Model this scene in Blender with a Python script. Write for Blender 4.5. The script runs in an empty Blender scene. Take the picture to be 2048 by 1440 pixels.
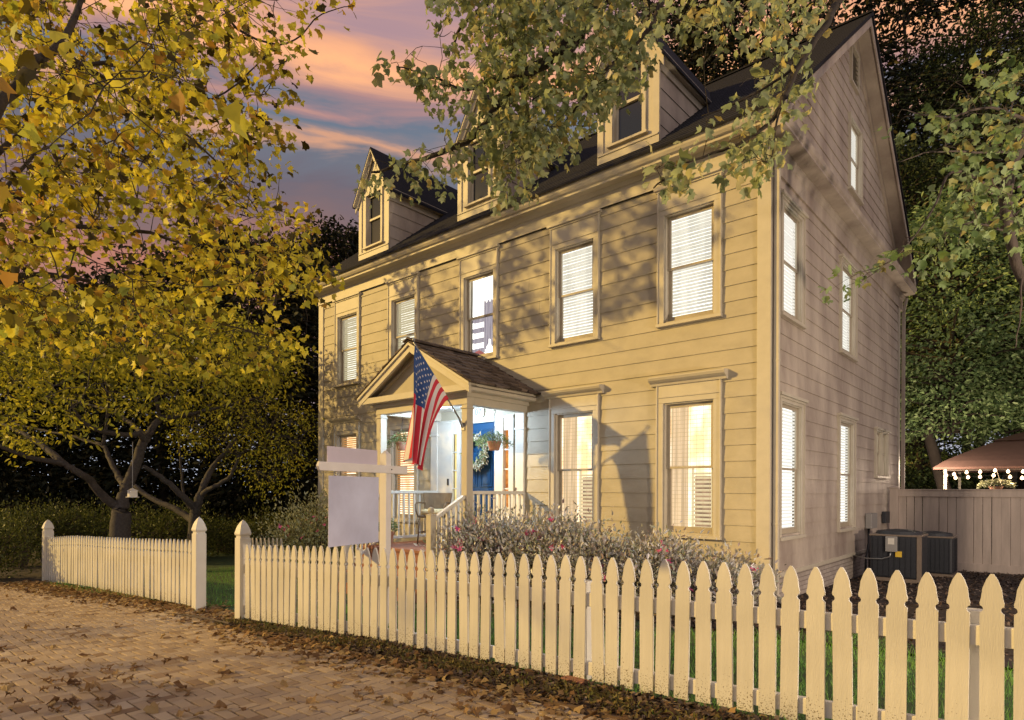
import bpy, math, random
import numpy as np
from mathutils import Vector, Matrix
random.seed(7); rng = np.random.default_rng(11)
R = math.radians
SC = bpy.context.scene
COL = SC.collection
# ------------------------------------------------------------------ camera
# world frame: x runs along the front wall (0 = right corner), y into the house, z = 0 at eye height
CAM = Vector((3.012, -8.665, 0.0)); YAW = R(41.256)
cd = bpy.data.cameras.new("camera"); cam = bpy.data.objects.new("camera", cd); COL.objects.link(cam)
cd.sensor_width = 36; cd.lens = 36 * 1264.1 / 2048; cd.shift_y = 0.128; cd.clip_start = 0.05; cd.clip_end = 2000
cam.matrix_world = Matrix.Translation(CAM) @ Matrix.Rotation(YAW, 4, 'Z') @ Matrix.Rotation(R(90), 4, 'X') @ Matrix.Rotation(R(0.25), 4, 'Z')
SC.camera = cam
# ------------------------------------------------------------------ dusk sky
W = bpy.data.worlds.new("World"); SC.world = W; W.use_nodes = True
def build_world():
    nt = W.node_tree; N = nt.nodes; L = nt.links; N.clear()
    out = N.new("ShaderNodeOutputWorld"); bg = N.new("ShaderNodeBackground"); L.new(bg.outputs[0], out.inputs[0])
    tc = N.new("ShaderNodeTexCoord"); sep = N.new("ShaderNodeSeparateXYZ"); L.new(tc.outputs["Generated"], sep.inputs[0])
    mp = N.new("ShaderNodeMapping"); mp.inputs["Scale"].default_value = (1.6, 1.6, 9.0); mp.inputs["Rotation"].default_value = (0.05, -0.06, 0)
    L.new(tc.outputs["Generated"], mp.inputs[0])
    nz = N.new("ShaderNodeTexNoise"); nz.inputs["Scale"].default_value = 2.3; nz.inputs["Detail"].default_value = 7; nz.inputs["Roughness"].default_value = .55
    nz.inputs["Distortion"].default_value = .6
    L.new(mp.outputs[0], nz.inputs["Vector"])
    m1 = N.new("ShaderNodeMath"); m1.operation = 'MULTIPLY_ADD'; L.new(nz.outputs["Fac"], m1.inputs[0]); m1.inputs[1].default_value = .13; m1.inputs[2].default_value = -.065
    ad = N.new("ShaderNodeMath"); ad.operation = 'ADD'; L.new(m1.outputs[0], ad.inputs[0]); L.new(sep.outputs["Z"], ad.inputs[1])
    cr = N.new("ShaderNodeValToRGB"); L.new(ad.outputs[0], cr.inputs[0])
    stops = [(0.0, (.62, .70, .86)), (.06, (.50, .52, .62)), (.14, (.34, .26, .26)), (.20, (.34, .20, .18)), (.30, (.46, .19, .14)), (.36, (.22, .14, .14)), (.41, (.15, .13, .16)), (.44, (.15, .16, .20)),
             (.462, (.62, .32, .20)), (.475, (.24, .20, .22)), (.495, (.13, .17, .23)), (.515, (.38, .22, .22)), (.545, (.98, .46, .22)), (.57, (.74, .36, .22)), (.60, (.40, .25, .27)), (.66, (.28, .20, .28)), (.9, (.14, .14, .22))]
    e = cr.color_ramp.elements
    e[0].position = stops[0][0]; e[0].color = (*stops[0][1], 1); e[1].position = stops[-1][0]; e[1].color = (*stops[-1][1], 1)
    for p, c in stops[1:-1]:
        k = e.new(p); k.color = (*c, 1)
    # unseen sky opposite the view, brightened as an added fill for the walls
    dt = N.new("ShaderNodeVectorMath"); dt.operation = 'DOT_PRODUCT'; L.new(tc.outputs["Generated"], dt.inputs[0]); dt.inputs[1].default_value = Vector((.62, -.74, .26)).normalized()
    mr = N.new("ShaderNodeMapRange"); mr.interpolation_type = 'SMOOTHSTEP'; L.new(dt.outputs["Value"], mr.inputs[0]); mr.inputs[1].default_value = -.05; mr.inputs[2].default_value = .9
    glow = N.new("ShaderNodeMix"); glow.data_type = 'RGBA'; glow.inputs[7].default_value = (.54, .47, .45, 1)
    L.new(mr.outputs[0], glow.inputs[0]); L.new(cr.outputs[0], glow.inputs[6])
    L.new(glow.outputs[2], bg.inputs[0]); bg.inputs[1].default_value = 1.05
build_world()
# sun lamp for an assumed low warm street light from the front left (soft, nearly level)
sd = bpy.data.lights.new("sun", 'SUN'); sd.energy = 3.7; sd.color = (1.0, .66, .19); sd.angle = R(1.0)
sun = bpy.data.objects.new("sun", sd); COL.objects.link(sun)
SUNDIR = Vector((.66, .66, -.33)).normalized()
sun.rotation_euler = SUNDIR.to_track_quat('-Z', 'Y').to_euler()
SC.view_settings.view_transform = 'Standard'; SC.view_settings.look = 'None'; SC.view_settings.gamma = 1; SC.view_settings.exposure = 0.15
SC.cycles.max_bounces = 8; SC.cycles.transparent_max_bounces = 16; SC.cycles.sample_clamp_indirect = 3
try: SC.cycles.use_denoising = True
except Exception: pass
# ------------------------------------------------------------------ helpers
F_ = 1264.1; H_ = 981.84
_u = np.array([math.cos(YAW), -math.sin(YAW)]); _n = np.array([math.sin(YAW), math.cos(YAW)])
def at(px, py, d):
    """world point that is d metres in front of the lens plane in direction of photo pixel"""
    X = (px - 1024) / F_ * d; z = -(py - H_) / F_ * d
    return Vector((CAM.x + _u[0] * X + _u[1] * d, CAM.y + _n[0] * X + _n[1] * d, z))
def interp(x, pts):
    if x <= pts[0][0]: return pts[0][1]
    for (a, b), (c, d) in zip(pts, pts[1:]):
        if x <= c: return b + (d - b) * (x - a) / (c - a)
    return pts[-1][1]
GP = [(-40, -2.4), (-14, -2.02), (-9.5, -1.86), (-6.6, -1.775), (-5.2, -1.755), (-2.6, -1.60), (0, -1.53), (2, -1.475), (5, -1.46), (30, -1.4)]
def gz(x, y):
    z = interp(x, GP)
    if y > 0: z -= .02 * min(y, 10)
    return z
def mat(name, base, rough=.6, var=0., vscale=3., bump=0., bscale=40., dark=None, metallic=0., coat=0., spec=None, stretch=None, rnd=0.):
    m = bpy.data.materials.new(name); m.use_nodes = True; nt = m.node_tree; N = nt.nodes; L = nt.links
    b = N["Principled BSDF"]; b.inputs["Roughness"].default_value = rough; b.inputs["Metallic"].default_value = metallic
    b.inputs["Base Color"].default_value = (*base, 1)
    if spec is not None: b.inputs["Specular IOR Level"].default_value = spec
    tc = N.new("ShaderNodeTexCoord"); src = tc.outputs["Object"]
    if stretch:
        mp = N.new("ShaderNodeMapping"); mp.inputs["Scale"].default_value = stretch; L.new(src, mp.inputs[0]); src = mp.outputs[0]
    if var:
        nz = N.new("ShaderNodeTexNoise"); nz.inputs["Scale"].default_value = vscale; nz.inputs["Detail"].default_value = 6; nz.inputs["Roughness"].default_value = .62; L.new(src, nz.inputs["Vector"])
        mr = N.new("ShaderNodeMapRange"); mr.inputs[1].default_value = .3; mr.inputs[2].default_value = .7; L.new(nz.outputs["Fac"], mr.inputs[0])
        mx = N.new("ShaderNodeMix"); mx.data_type = 'RGBA'; d = dark or tuple(c * (1 - var) for c in base)
        mx.inputs[6].default_value = (*d, 1); mx.inputs[7].default_value = (*base, 1); L.new(mr.outputs[0], mx.inputs[0])
        last = mx.outputs[2]
        L.new(last, b.inputs["Base Color"])
    if bump:
        n2 = N.new("ShaderNodeTexNoise"); n2.inputs["Scale"].default_value = bscale; n2.inputs["Detail"].default_value = 5; L.new(src, n2.inputs["Vector"])
        bp = N.new("ShaderNodeBump"); bp.inputs["Strength"].default_value = bump; bp.inputs["Distance"].default_value = .01; L.new(n2.outputs["Fac"], bp.inputs["Height"]); L.new(bp.outputs[0], b.inputs["Normal"])
    return m
def rmat(name, cols, rough=.6, trans=0., bump=0., bscale=60, spec=.3):
    """colour picked per piece from the 'rnd' point attribute"""
    m = bpy.data.materials.new(name); m.use_nodes = True; nt = m.node_tree; N = nt.nodes; L = nt.links
    b = N["Principled BSDF"]; b.inputs["Roughness"].default_value = rough; b.inputs["Specular IOR Level"].default_value = spec
    at_ = N.new("ShaderNodeAttribute"); at_.attribute_name = "rnd"
    cr = N.new("ShaderNodeValToRGB"); L.new(at_.outputs["Fac"], cr.inputs[0]); e = cr.color_ramp.elements
    e[0].position = 0; e[0].color = (*cols[0], 1); e[1].position = 1; e[1].color = (*cols[-1], 1)
    for i, c in enumerate(cols[1:-1], 1):
        k = e.new(i / (len(cols) - 1)); k.color = (*c, 1)
    L.new(cr.outputs[0], b.inputs["Base Color"])
    if bump:
        tc = N.new("ShaderNodeTexCoord"); n2 = N.new("ShaderNodeTexNoise"); n2.inputs["Scale"].default_value = bscale; n2.inputs["Detail"].default_value = 5; L.new(tc.outputs["Object"], n2.inputs["Vector"])
        bp = N.new("ShaderNodeBump"); bp.inputs["Strength"].default_value = bump; bp.inputs["Distance"].default_value = .01; L.new(n2.outputs["Fac"], bp.inputs["Height"]); L.new(bp.outputs[0], b.inputs["Normal"])
    if trans:
        t = N.new("ShaderNodeBsdfTranslucent"); L.new(cr.outputs[0], t.inputs[0]); ms = N.new("ShaderNodeMixShader"); ms.inputs[0].default_value = trans
        L.new(b.outputs[0], ms.inputs[1]); L.new(t.outputs[0], ms.inputs[2]); L.new(ms.outputs[0], N["Material Output"].inputs[0])
    return m
def emat(name, col, s, var=0., vscale=3., dark=None, stretch=None):
    m = bpy.data.materials.new(name); m.use_nodes = True; nt = m.node_tree; N = nt.nodes; L = nt.links; N.remove(N["Principled BSDF"])
    em = N.new("ShaderNodeEmission"); em.inputs[0].default_value = (*col, 1); em.inputs[1].default_value = s; L.new(em.outputs[0], N["Material Output"].inputs[0])
    if var:
        tc = N.new("ShaderNodeTexCoord"); mp = N.new("ShaderNodeMapping"); mp.inputs["Scale"].default_value = stretch or (1, 1, 1); L.new(tc.outputs["Object"], mp.inputs[0])
        nz = N.new("ShaderNodeTexNoise"); nz.inputs["Scale"].default_value = vscale; nz.inputs["Detail"].default_value = 3; L.new(mp.outputs[0], nz.inputs["Vector"])
        mr = N.new("ShaderNodeMapRange"); mr.inputs[1].default_value = .38; mr.inputs[2].default_value = .62; L.new(nz.outputs["Fac"], mr.inputs[0])
        mx = N.new("ShaderNodeMix"); mx.data_type = 'RGBA'; mx.inputs[6].default_value = (*(dark or tuple(c * (1 - var) for c in col)), 1); mx.inputs[7].default_value = (*col, 1)
        L.new(mr.outputs[0], mx.inputs[0]); L.new(mx.outputs[2], em.inputs[0])
    return m
def Wm(o):
    m = Matrix.Translation(o.location) @ o.rotation_euler.to_matrix().to_4x4()
    if o.parent: m = Wm(o.parent) @ o.matrix_parent_inverse @ m
    return m
def parent(o, p, keep=True):
    o.parent = p
    if keep: o.matrix_parent_inverse = Wm(p).inverted()
def tag(o, label=None, cat=None, group=None, kind=None):
    if label: o['label'] = label
    if cat: o['category'] = cat
    if group: o['group'] = group
    if kind: o['kind'] = kind
    return o
def empty(name, loc=(0, 0, 0), label=None, cat=None, group=None, rz=0.):
    o = bpy.data.objects.new(name, None); COL.objects.link(o); o.location = loc; o.rotation_euler = (0, 0, rz); o.empty_display_size = .1
    return tag(o, label, cat, group)
def copy_tree(o, p=None):
    c = o.copy(); COL.objects.link(c)
    if p is not None: c.parent = p
    for ch in list(o.children): copy_tree(ch, c)
    return c
class MB:
    def __init__(s, T=None): s.v = []; s.f = []; s.mi = []; s.cur = 0; s.T = T; s.r = []; s.rc = .5; s.nv = 0
    def add(s, vs, fs):
        o = s.nv
        for v in vs: s.v.append(s.T(*v) if s.T else tuple(v))
        s.r.extend([s.rc] * len(vs)); s.nv += len(vs)
        for f in fs: s.f.append(tuple(i + o for i in f)); s.mi.append(s.cur)
        return s
    def box(s, a0, a1, b0, b1, c0, c1):
        return s.add([(a0, b0, c0), (a1, b0, c0), (a1, b1, c0), (a0, b1, c0), (a0, b0, c1), (a1, b0, c1), (a1, b1, c1), (a0, b1, c1)],
                     [(0, 3, 2, 1), (4, 5, 6, 7), (0, 1, 5, 4), (1, 2, 6, 5), (2, 3, 7, 6), (3, 0, 4, 7)])
    def obox(s, p, q, w, h, up=(0, 0, 1)):
        """box beam from p to q, w wide, h high"""
        p = Vector(p); q = Vector(q); d = (q - p).normalized(); up = Vector(up); sd_ = d.cross(up).normalized(); u2 = sd_.cross(d).normalized()
        vs = []
        for c in (p, q):
            for (i, j) in ((-1, -1), (1, -1), (1, 1), (-1, 1)): vs.append(tuple(c + sd_ * (i * w / 2) + u2 * (j * h / 2)))
        return s.add(vs, [(0, 1, 2, 3), (7, 6, 5, 4), (0, 4, 5, 1), (1, 5, 6, 2), (2, 6, 7, 3), (3, 7, 4, 0)])
    def poly(s, pts, ext):
        """closed polygon pts (3D, planar) extruded by vector ext"""
        n = len(pts); e = Vector(ext); a = [tuple(p) for p in pts]; b = [tuple(Vector(p) + e) for p in pts]
        return s.add(a + b, [tuple(range(n)), tuple(range(2 * n - 1, n - 1, -1))] + [(i, i + n, (i + 1) % n + n, (i + 1) % n) for i in range(n)])
    def tube(s, pts, rad, n=8, cap=True):
        pts = [Vector(p) for p in pts]; m = len(pts)
        if not hasattr(rad, '__len__'): rad = [rad] * m
        vs = []; fs = []; ref = None
        for i, p in enumerate(pts):
            d = (pts[min(i + 1, m - 1)] - pts[max(i - 1, 0)])
            if d.length < 1e-9: d = Vector((0, 0, 1))
            d.normalize()
            if ref is None: ref = Vector((0, 0, 1)) if abs(d.z) < .9 else Vector((1, 0, 0))
            a = d.cross(ref).normalized(); b = a.cross(d).normalized(); ref = b
            for k in range(n):
                t = 2 * math.pi * k / n; vs.append(tuple(p + (a * math.cos(t) + b * math.sin(t)) * rad[i]))
        for i in range(m - 1):
            for k in range(n):
                k2 = (k + 1) % n; fs.append((i * n + k, i * n + k2, (i + 1) * n + k2, (i + 1) * n + k))
        if cap: fs += [tuple(range(n - 1, -1, -1)), tuple((m - 1) * n + k for k in range(n))]
        return s.add(vs, fs)
    def lathe(s, prof, c=(0, 0, 0), n=20):
        vs = []; fs = []; m = len(prof)
        for r, z in prof:
            for k in range(n):
                t = 2 * math.pi * k / n; vs.append((c[0] + r * math.cos(t), c[1] + r * math.sin(t), c[2] + z))
        for i in range(m - 1):
            for k in range(n):
                k2 = (k + 1) % n; fs.append((i * n + k, i * n + k2, (i + 1) * n + k2, (i + 1) * n + k))
        fs += [tuple(range(n - 1, -1, -1)), tuple((m - 1) * n + k for k in range(n))]
        return s.add(vs, fs)
    def build(s, name, mats, par=None, bevel=0., smooth=False, keep=True, loc=None):
        if not isinstance(mats, (list, tuple)): mats = [mats]
        me = bpy.data.meshes.new(name); me.from_pydata(s.v, [], s.f); me.update()
        for m in mats: me.materials.append(m)
        if len(mats) > 1: me.polygons.foreach_set("material_index", s.mi)
        at_ = me.attributes.new("rnd", 'FLOAT', 'POINT'); at_.data.foreach_set("value", s.r)
        if smooth: me.polygons.foreach_set("use_smooth", [True] * len(me.polygons))
        o = bpy.data.objects.new(name, me); COL.objects.link(o)
        if loc is not None: o.location = loc
        if par is not None: parent(o, par, keep)
        if bevel:
            b = o.modifiers.new("bevel", 'BEVEL'); b.width = bevel; b.segments = 2; b.limit_method = 'ANGLE'; b.angle_limit = R(35)
        return o
def np_mesh(name, V, polys_idx, sizes, rnd, mats, par=None):
    """fast mesh from numpy: V (n,3), flat corner indices, corner counts per polygon, per-vertex rnd"""
    me = bpy.data.meshes.new(name); me.vertices.add(len(V)); me.vertices.foreach_set("co", np.asarray(V, dtype=np.float32).ravel())
    me.loops.add(len(polys_idx)); me.loops.foreach_set("vertex_index", np.asarray(polys_idx, dtype=np.int32))
    st = np.concatenate([[0], np.cumsum(sizes)[:-1]]).astype(np.int32)
    me.polygons.add(len(sizes)); me.polygons.foreach_set("loop_start", st)
    me.update(calc_edges=True); me.validate()
    a = me.attributes.new("rnd", 'FLOAT', 'POINT'); a.data.foreach_set("value", np.asarray(rnd, dtype=np.float32)[:len(me.vertices)])
    me.materials.append(mats); o = bpy.data.objects.new(name, me); COL.objects.link(o)
    if par is not None: parent(o, par)
    return o
LEAF = {
 'maple': (np.array([(0, 0, 0), (.16, .02, .0), (.46, -.06, -.05), (.43, .20, -.02), (.60, .44, -.1), (.38, .48, -.02), (.26, .68, 0), (0, .98, -.12), (-.26, .68, 0), (-.38, .48, -.02), (-.60, .44, -.1), (-.43, .20, -.02), (-.46, -.06, -.05), (-.16, .02, 0), (0, .45, .05)], dtype=float),
           [(0, 1, 2, 3, 4, 5, 6, 7, 14), (0, 14, 7, 8, 9, 10, 11, 12, 13)]),
 'tulip': (np.array([(0, 0, 0), (.3, .06, -.03), (.42, .35, -.08), (.26, .5, -.02), (.38, .86, -.1), (.12, .82, -.03), (0, .76, 0), (-.12, .82, -.03), (-.38, .86, -.1), (-.26, .5, -.02), (-.42, .35, -.08), (-.3, .06, -.03), (0, .4, .05)], dtype=float),
           [(0, 1, 2, 3, 4, 5, 6, 12), (0, 12, 6, 7, 8, 9, 10, 11)]),
 'oval': (np.array([(0, 0, 0), (.2, .3, .04), (.17, .65, .03), (0, 1, -.08), (-.17, .65, .03), (-.2, .3, .04)], dtype=float), [(0, 1, 2, 3), (0, 3, 4, 5)]),
 'blade': (np.array([(-.03, 0, 0), (.03, 0, 0), (.0, 1, 0)], dtype=float), [(0, 1, 2)]),
 'chip': (np.array([(-.5, -.2, 0), (.4, -.25, .05), (.5, .2, .02), (-.4, .22, .08)], dtype=float), [(0, 1, 2, 3)]),
}
def frames(d, nrm):
    """orthonormal frames from direction d (leaf axis) and approximate normal"""
    d = d / (np.linalg.norm(d, axis=1, keepdims=True) + 1e-9); x = np.cross(d, nrm); x /= (np.linalg.norm(x, axis=1, keepdims=True) + 1e-9); n = np.cross(x, d)
    return x, d, n
def leaves(name, kind, P, D, Nn, S, material, par=None, rnd=None, jit=.12):
    T, faces = LEAF[kind]; n = len(P); x, d, nn = frames(D, Nn); k = len(T)
    loc = np.repeat(T[None], n, 0); loc = loc * (1 + rng.normal(0, jit, loc.shape)) * S[:, None, None]
    V = P[:, None, :] + loc[:, :, 0:1] * x[:, None, :] + loc[:, :, 1:2] * d[:, None, :] + loc[:, :, 2:3] * nn[:, None, :] * rng.uniform(.3, 3.2, (n, 1, 1))
    idx = np.concatenate([np.array(f) for f in faces]); sz = np.array([len(f) for f in faces])
    I = (idx[None] + (np.arange(n) * k)[:, None]).ravel(); Z = np.tile(sz, n)
    if rnd is None: rnd = rng.random(n)
    return np_mesh(name, V.reshape(-1, 3), I, Z, np.repeat(rnd, k), material, par)
def rdir(n, up=0.): 
    v = rng.normal(size=(n, 3)); v[:, 2] += up; return v / np.linalg.norm(v, axis=1, keepdims=True)
# ------------------------------------------------------------------ materials
M = {}
def mk():
    # painted clapboard with faint dirt: procedural blotches that belong to the paint
    M['siding'] = mat('siding_paint', (.455, .40, .30), .55, .22, 2.1, .25, 90, stretch=(1, 1, 1.6))
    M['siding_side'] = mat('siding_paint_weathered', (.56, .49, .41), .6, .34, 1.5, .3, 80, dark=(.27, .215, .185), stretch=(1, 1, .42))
    M['picket'] = picket_paint()
    M['trim'] = mat('trim_paint', (.52, .47, .38), .5, .12, 5, .12, 60)
    M['sash'] = mat('sash_paint', (.42, .36, .27), .5, .15, 6)
    M['white'] = mat('white_paint', (.70, .67, .60), .45, .07, 6, .12, 70)
    M['roof'] = mat('asphalt_shingle', (.009, .009, .018), .95, .5, 30, .8, 160)
    M['shake'] = rmat('wood_shake', [(.05, .035, .03), (.11, .08, .065), (.17, .13, .11), (.08, .06, .055)], .8, bump=.6, bscale=90)
    M['glass'] = glass()
    M['darkglass'] = mat('dark_window_glass', (.01, .012, .02), .08, spec=.8)
    M['door'] = mat('blue_door_paint', (.006, .055, .14), .35, .12, 4)
    M['blind'] = emat('lit_blind', (1, .92, .74), .88, .32, 1.6, stretch=(2.6, 2.6, .35))
    M['blind_side'] = emat('bright_lit_blind', (1, .95, .84), 1.05)
    M['blind_gold'] = emat('lit_blind_gold', (1, .86, .52), .56)
    M['blind_amber'] = emat('lit_amber_blind', (1, .46, .14), .62)
    M['room_white'] = emat('lit_room_white', (1, .96, .86), 2.2, .25, 2.2, stretch=(2, 2, .6))
    M['room_warm'] = emat('lit_room_warm', (1, .86, .62), 1.9, .4, 2.4, (.90, .55, .26), (1.5, 1.5, .8))
    M['curtain'] = emat('lit_curtain', (1, .70, .40), 1.0, .35, 8, stretch=(3, 3, .1))
    M['slat'] = emat('lit_shutter', (1, .80, .46), .85)
    M['grid'] = emat('window_grid', (.75, .50, .24), .75)
    M['brick'] = rmat('paving_brick', [(.27, .18, .11), (.42, .31, .20), (.50, .39, .27), (.36, .27, .19), (.56, .45, .32)], .8, bump=.7, bscale=120)
    M['joint'] = mat('brick_joint_sand', (.055, .042, .03), .95, .4, 30)
    M['redbrick'] = mat('porch_brick', (.34, .15, .10), .8, .35, 18, .5, 60)
    M['found'] = brickwall('foundation_brick', (.42, .37, .33), (.34, .29, .26), (.24, .20, .18))
    M['grass'] = rmat('grass_blade', [(.10, .27, .05), (.16, .38, .07), (.26, .46, .10)], .6, .3)
    M['lawn'] = mat('lawn_soil', (.05, .11, .025), .95, .5, 9, .6, 50, dark=(.03, .035, .015))
    M['earth'] = mat('bare_ground', (.075, .055, .035), .95, .5, 5, .8, 40, dark=(.035, .03, .02))
    M['mulch'] = rmat('bark_mulch', [(.03, .018, .012), (.07, .042, .028), (.12, .08, .055), (.20, .16, .13)], .9)
    M['terracotta'] = mat('terracotta', (.46, .24, .16), .8, .25, 14)
    M['bark'] = mat('grey_bark', (.12, .09, .075), .85, .55, 16, 1., 40, stretch=(1, 1, .35))
    M['bark_l'] = mat('lichened_bark', (.08, .07, .07), .85, .6, 22, 1., 60, dark=(.035, .03, .03))
    M['bark_d'] = mat('dark_bark', (.05, .038, .03), .9, .4, 12, 1., 40)
    M['gold_leaf'] = rmat('yellow_maple_leaf', [(.04, .03, .006), (.10, .08, .012), (.30, .26, .02), (.60, .52, .04), (.78, .66, .05), (.84, .72, .07), (.74, .64, .05), (.50, .26, .04), (.42, .46, .06), (.62, .56, .06)], .5, .38)
    M['green_leaf'] = rmat('green_tree_leaf', [(.05, .06, .008), (.20, .21, .02), (.46, .44, .04), (.66, .58, .05), (.34, .38, .05)], .5, .42)
    M['tulip_leaf'] = rmat('tulip_tree_leaf', [(.16, .20, .09), (.24, .29, .13), (.32, .37, .17), (.40, .42, .20), (.28, .34, .18), (.30, .35, .15), (.44, .44, .22), (.55, .42, .12)], .55, .3)
    M['fresh_leaf'] = rmat('overhanging_leaf', [(.10, .16, .05), (.17, .26, .08), (.25, .34, .14), (.32, .40, .20), (.22, .30, .10), (.28, .36, .15), (.50, .38, .10)], .5, .35)
    M['dark_leaf'] = rmat('evergreen_leaf', [(.006, .010, .006), (.014, .020, .010), (.030, .032, .012), (.060, .045, .014)], .65, .15)  # kept near black: shade of the unlit background put into the colour
    M['back_leaf'] = rmat('lit_woodland_leaf', [(.08, .14, .06), (.17, .26, .10), (.26, .37, .15), (.36, .45, .22)], .65, .3)  # paler copy for the lower trees; lamplight put into the leaf colour
    M['mid_leaf'] = rmat('shaded_woodland_leaf', [(.02, .035, .014), (.04, .06, .02), (.07, .09, .03)], .65, .2)  # darker copy for upper trees and undergrowth; shade put into the colour
    M['hedge_leaf'] = rmat('hedge_leaf', [(.04, .055, .014), (.10, .12, .025), (.18, .19, .04)], .5, .25)
    M['porch_lit_azalea_leaf'] = rmat('porch_lit_azalea_leaf', [(.14, .13, .09), (.46, .42, .38), (.74, .74, .76), (.22, .27, .16), (.40, .28, .24), (.66, .66, .70), (.34, .36, .26)], .35, .2, spec=.8)  # silver-blue tones put the porch light's glints into the leaf colour
    M['shrub_leaf'] = rmat('pale_shrub_leaf', [(.16, .17, .08), (.32, .33, .18), (.50, .52, .36)], .5, .3)
    M['pink'] = rmat('pink_petal', [(.80, .10, .26), (.85, .22, .42), (.78, .12, .42)], .5, .3)
    M['basket_leaf'] = rmat('basket_leaf', [(.10, .17, .07), (.20, .30, .12), (.35, .40, .20)], .5, .3)
    M['white_petal'] = rmat('pale_petal', [(.62, .60, .48), (.75, .68, .50), (.55, .42, .22)], .5, .3)
    M['litter'] = rmat('dry_leaf', [(.12, .065, .03), (.22, .12, .05), (.34, .21, .09), (.42, .30, .13)], .7, .15)
    M['metal'] = mat('grey_metal', (.32, .32, .33), .35, .1, 10, metallic=.8)
    M['black'] = mat('black_metal', (.02, .02, .025), .45, .2, 20)
    M['acbody'] = mat('dark_condenser', (.028, .032, .042), .55, .25, 25)
    M['actrim'] = mat('tan_condenser_trim', (.22, .17, .13), .5, .15, 8)
    M['grey'] = mat('grey_utility_box', (.30, .29, .28), .5, .1, 8)
    M['yellow'] = mat('yellow_tag', (.75, .50, .05), .5)
    M['pfence'] = mat('weathered_taupe_fence', (.54, .45, .39), .7, .26, 3, .3, 40, stretch=(3, 3, .4))
    M['sign'] = mat('lavender_sign_panel', (.60, .62, .80), .45, .3, 1.5, dark=(.44, .44, .58))
    M['rider'] = mat('mauve_rider_panel', (.60, .54, .64), .45, .12, 2)
    M['signpost'] = mat('sign_post_vinyl', (.74, .70, .68), .5, .08, 5)
    M['lampw'] = emat('porch_light_diffuser', (.85, .93, 1), 30)
    M['bulb'] = emat('string_bulb', (1, .62, .34), 9)
    M['canopy'] = mat('rust_canopy_fabric', (.13, .07, .055), .9, .2, 6)
    M['wicker'] = mat('woven_wicker', (.20, .135, .075), .7, .3, 90, .8, 200)
    M['cushion'] = mat('cream_cushion', (.72, .60, .34), .9, .1, 8)
    M['red'] = mat('flag_red', (.60, .03, .06), .8, .1, 10); M['fwhite'] = mat('flag_white', (.74, .70, .70), .8, .05, 10); M['blue'] = mat('flag_blue', (.03, .08, .26), .8, .1, 10)
    M['yellowhouse'] = mat('pale_yellow_siding', (.42, .38, .22), .7, .1, 3)
    M['ink'] = mat('dark_numeral_paint', (.10, .10, .12), .5)
    M['cloth_grey'] = emat('hung_grey_clothes', (.34, .30, .36), .8, .5, 9, (.62, .56, .60), (6, 6, .3))
    M['cloth_red'] = emat('folded_red_cloth', (.7, .22, .2), .7, .3, 14)
def picket_paint():
    m = mat('picket_paint', (.71, .68, .61), .5, .10, 5, .35, 60, stretch=(6, 6, .5)); nt = m.node_tree; N = nt.nodes; L = nt.links; b = N["Principled BSDF"]
    old = b.inputs["Base Color"].links[0].from_socket; g = N.new("ShaderNodeNewGeometry"); tc = N.new("ShaderNodeTexCoord"); sp = N.new("ShaderNodeSeparateXYZ"); L.new(tc.outputs["Object"], sp.inputs[0])
    nz = N.new("ShaderNodeTexNoise"); nz.inputs["Scale"].default_value = 95; nz.inputs["Detail"].default_value = 3; L.new(g.outputs["Position"], nz.inputs["Vector"])
    mr = N.new("ShaderNodeMapRange"); mr.inputs[1].default_value = -.99; mr.inputs[2].default_value = -.55; mr.inputs[3].default_value = .52; mr.inputs[4].default_value = .80; L.new(sp.outputs["Z"], mr.inputs[0])
    gt = N.new("ShaderNodeMath"); gt.operation = 'SUBTRACT'; L.new(nz.outputs["Fac"], gt.inputs[0]); L.new(mr.outputs[0], gt.inputs[1]); mu = N.new("ShaderNodeMath"); mu.operation = 'MULTIPLY'; mu.use_clamp = True; mu.inputs[1].default_value = 14; L.new(gt.outputs[0], mu.inputs[0])
    mx = N.new("ShaderNodeMix"); mx.data_type = 'RGBA'; mx.inputs[7].default_value = (.16, .12, .07, 1); L.new(mu.outputs[0], mx.inputs[0]); L.new(old, mx.inputs[6])
    n2 = N.new("ShaderNodeTexNoise"); n2.inputs["Scale"].default_value = 1.7; L.new(g.outputs["Position"], n2.inputs["Vector"]); m2 = N.new("ShaderNodeMapRange"); m2.inputs[1].default_value = .35; m2.inputs[2].default_value = .65; m2.inputs[3].default_value = .84; m2.inputs[4].default_value = 1.0; L.new(n2.outputs["Fac"], m2.inputs[0])
    vm = N.new("ShaderNodeVectorMath"); vm.operation = 'SCALE'; L.new(mx.outputs[2], vm.inputs[0]); L.new(m2.outputs[0], vm.inputs["Scale"]); L.new(vm.outputs[0], b.inputs["Base Color"]); return m
def glass():
    m = bpy.data.materials.new('window_glass'); m.use_nodes = True; N = m.node_tree.nodes; L = m.node_tree.links; N.remove(N["Principled BSDF"])
    t = N.new("ShaderNodeBsdfTransparent"); t.inputs[0].default_value = (.95, .96, .96, 1); g = N.new("ShaderNodeBsdfGlossy"); g.inputs["Roughness"].default_value = .03
    fr = N.new("ShaderNodeFresnel"); fr.inputs[0].default_value = 1.45; ms = N.new("ShaderNodeMixShader")
    L.new(fr.outputs[0], ms.inputs[0]); L.new(t.outputs[0], ms.inputs[1]); L.new(g.outputs[0], ms.inputs[2]); L.new(ms.outputs[0], N["Material Output"].inputs[0]); return m
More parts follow.
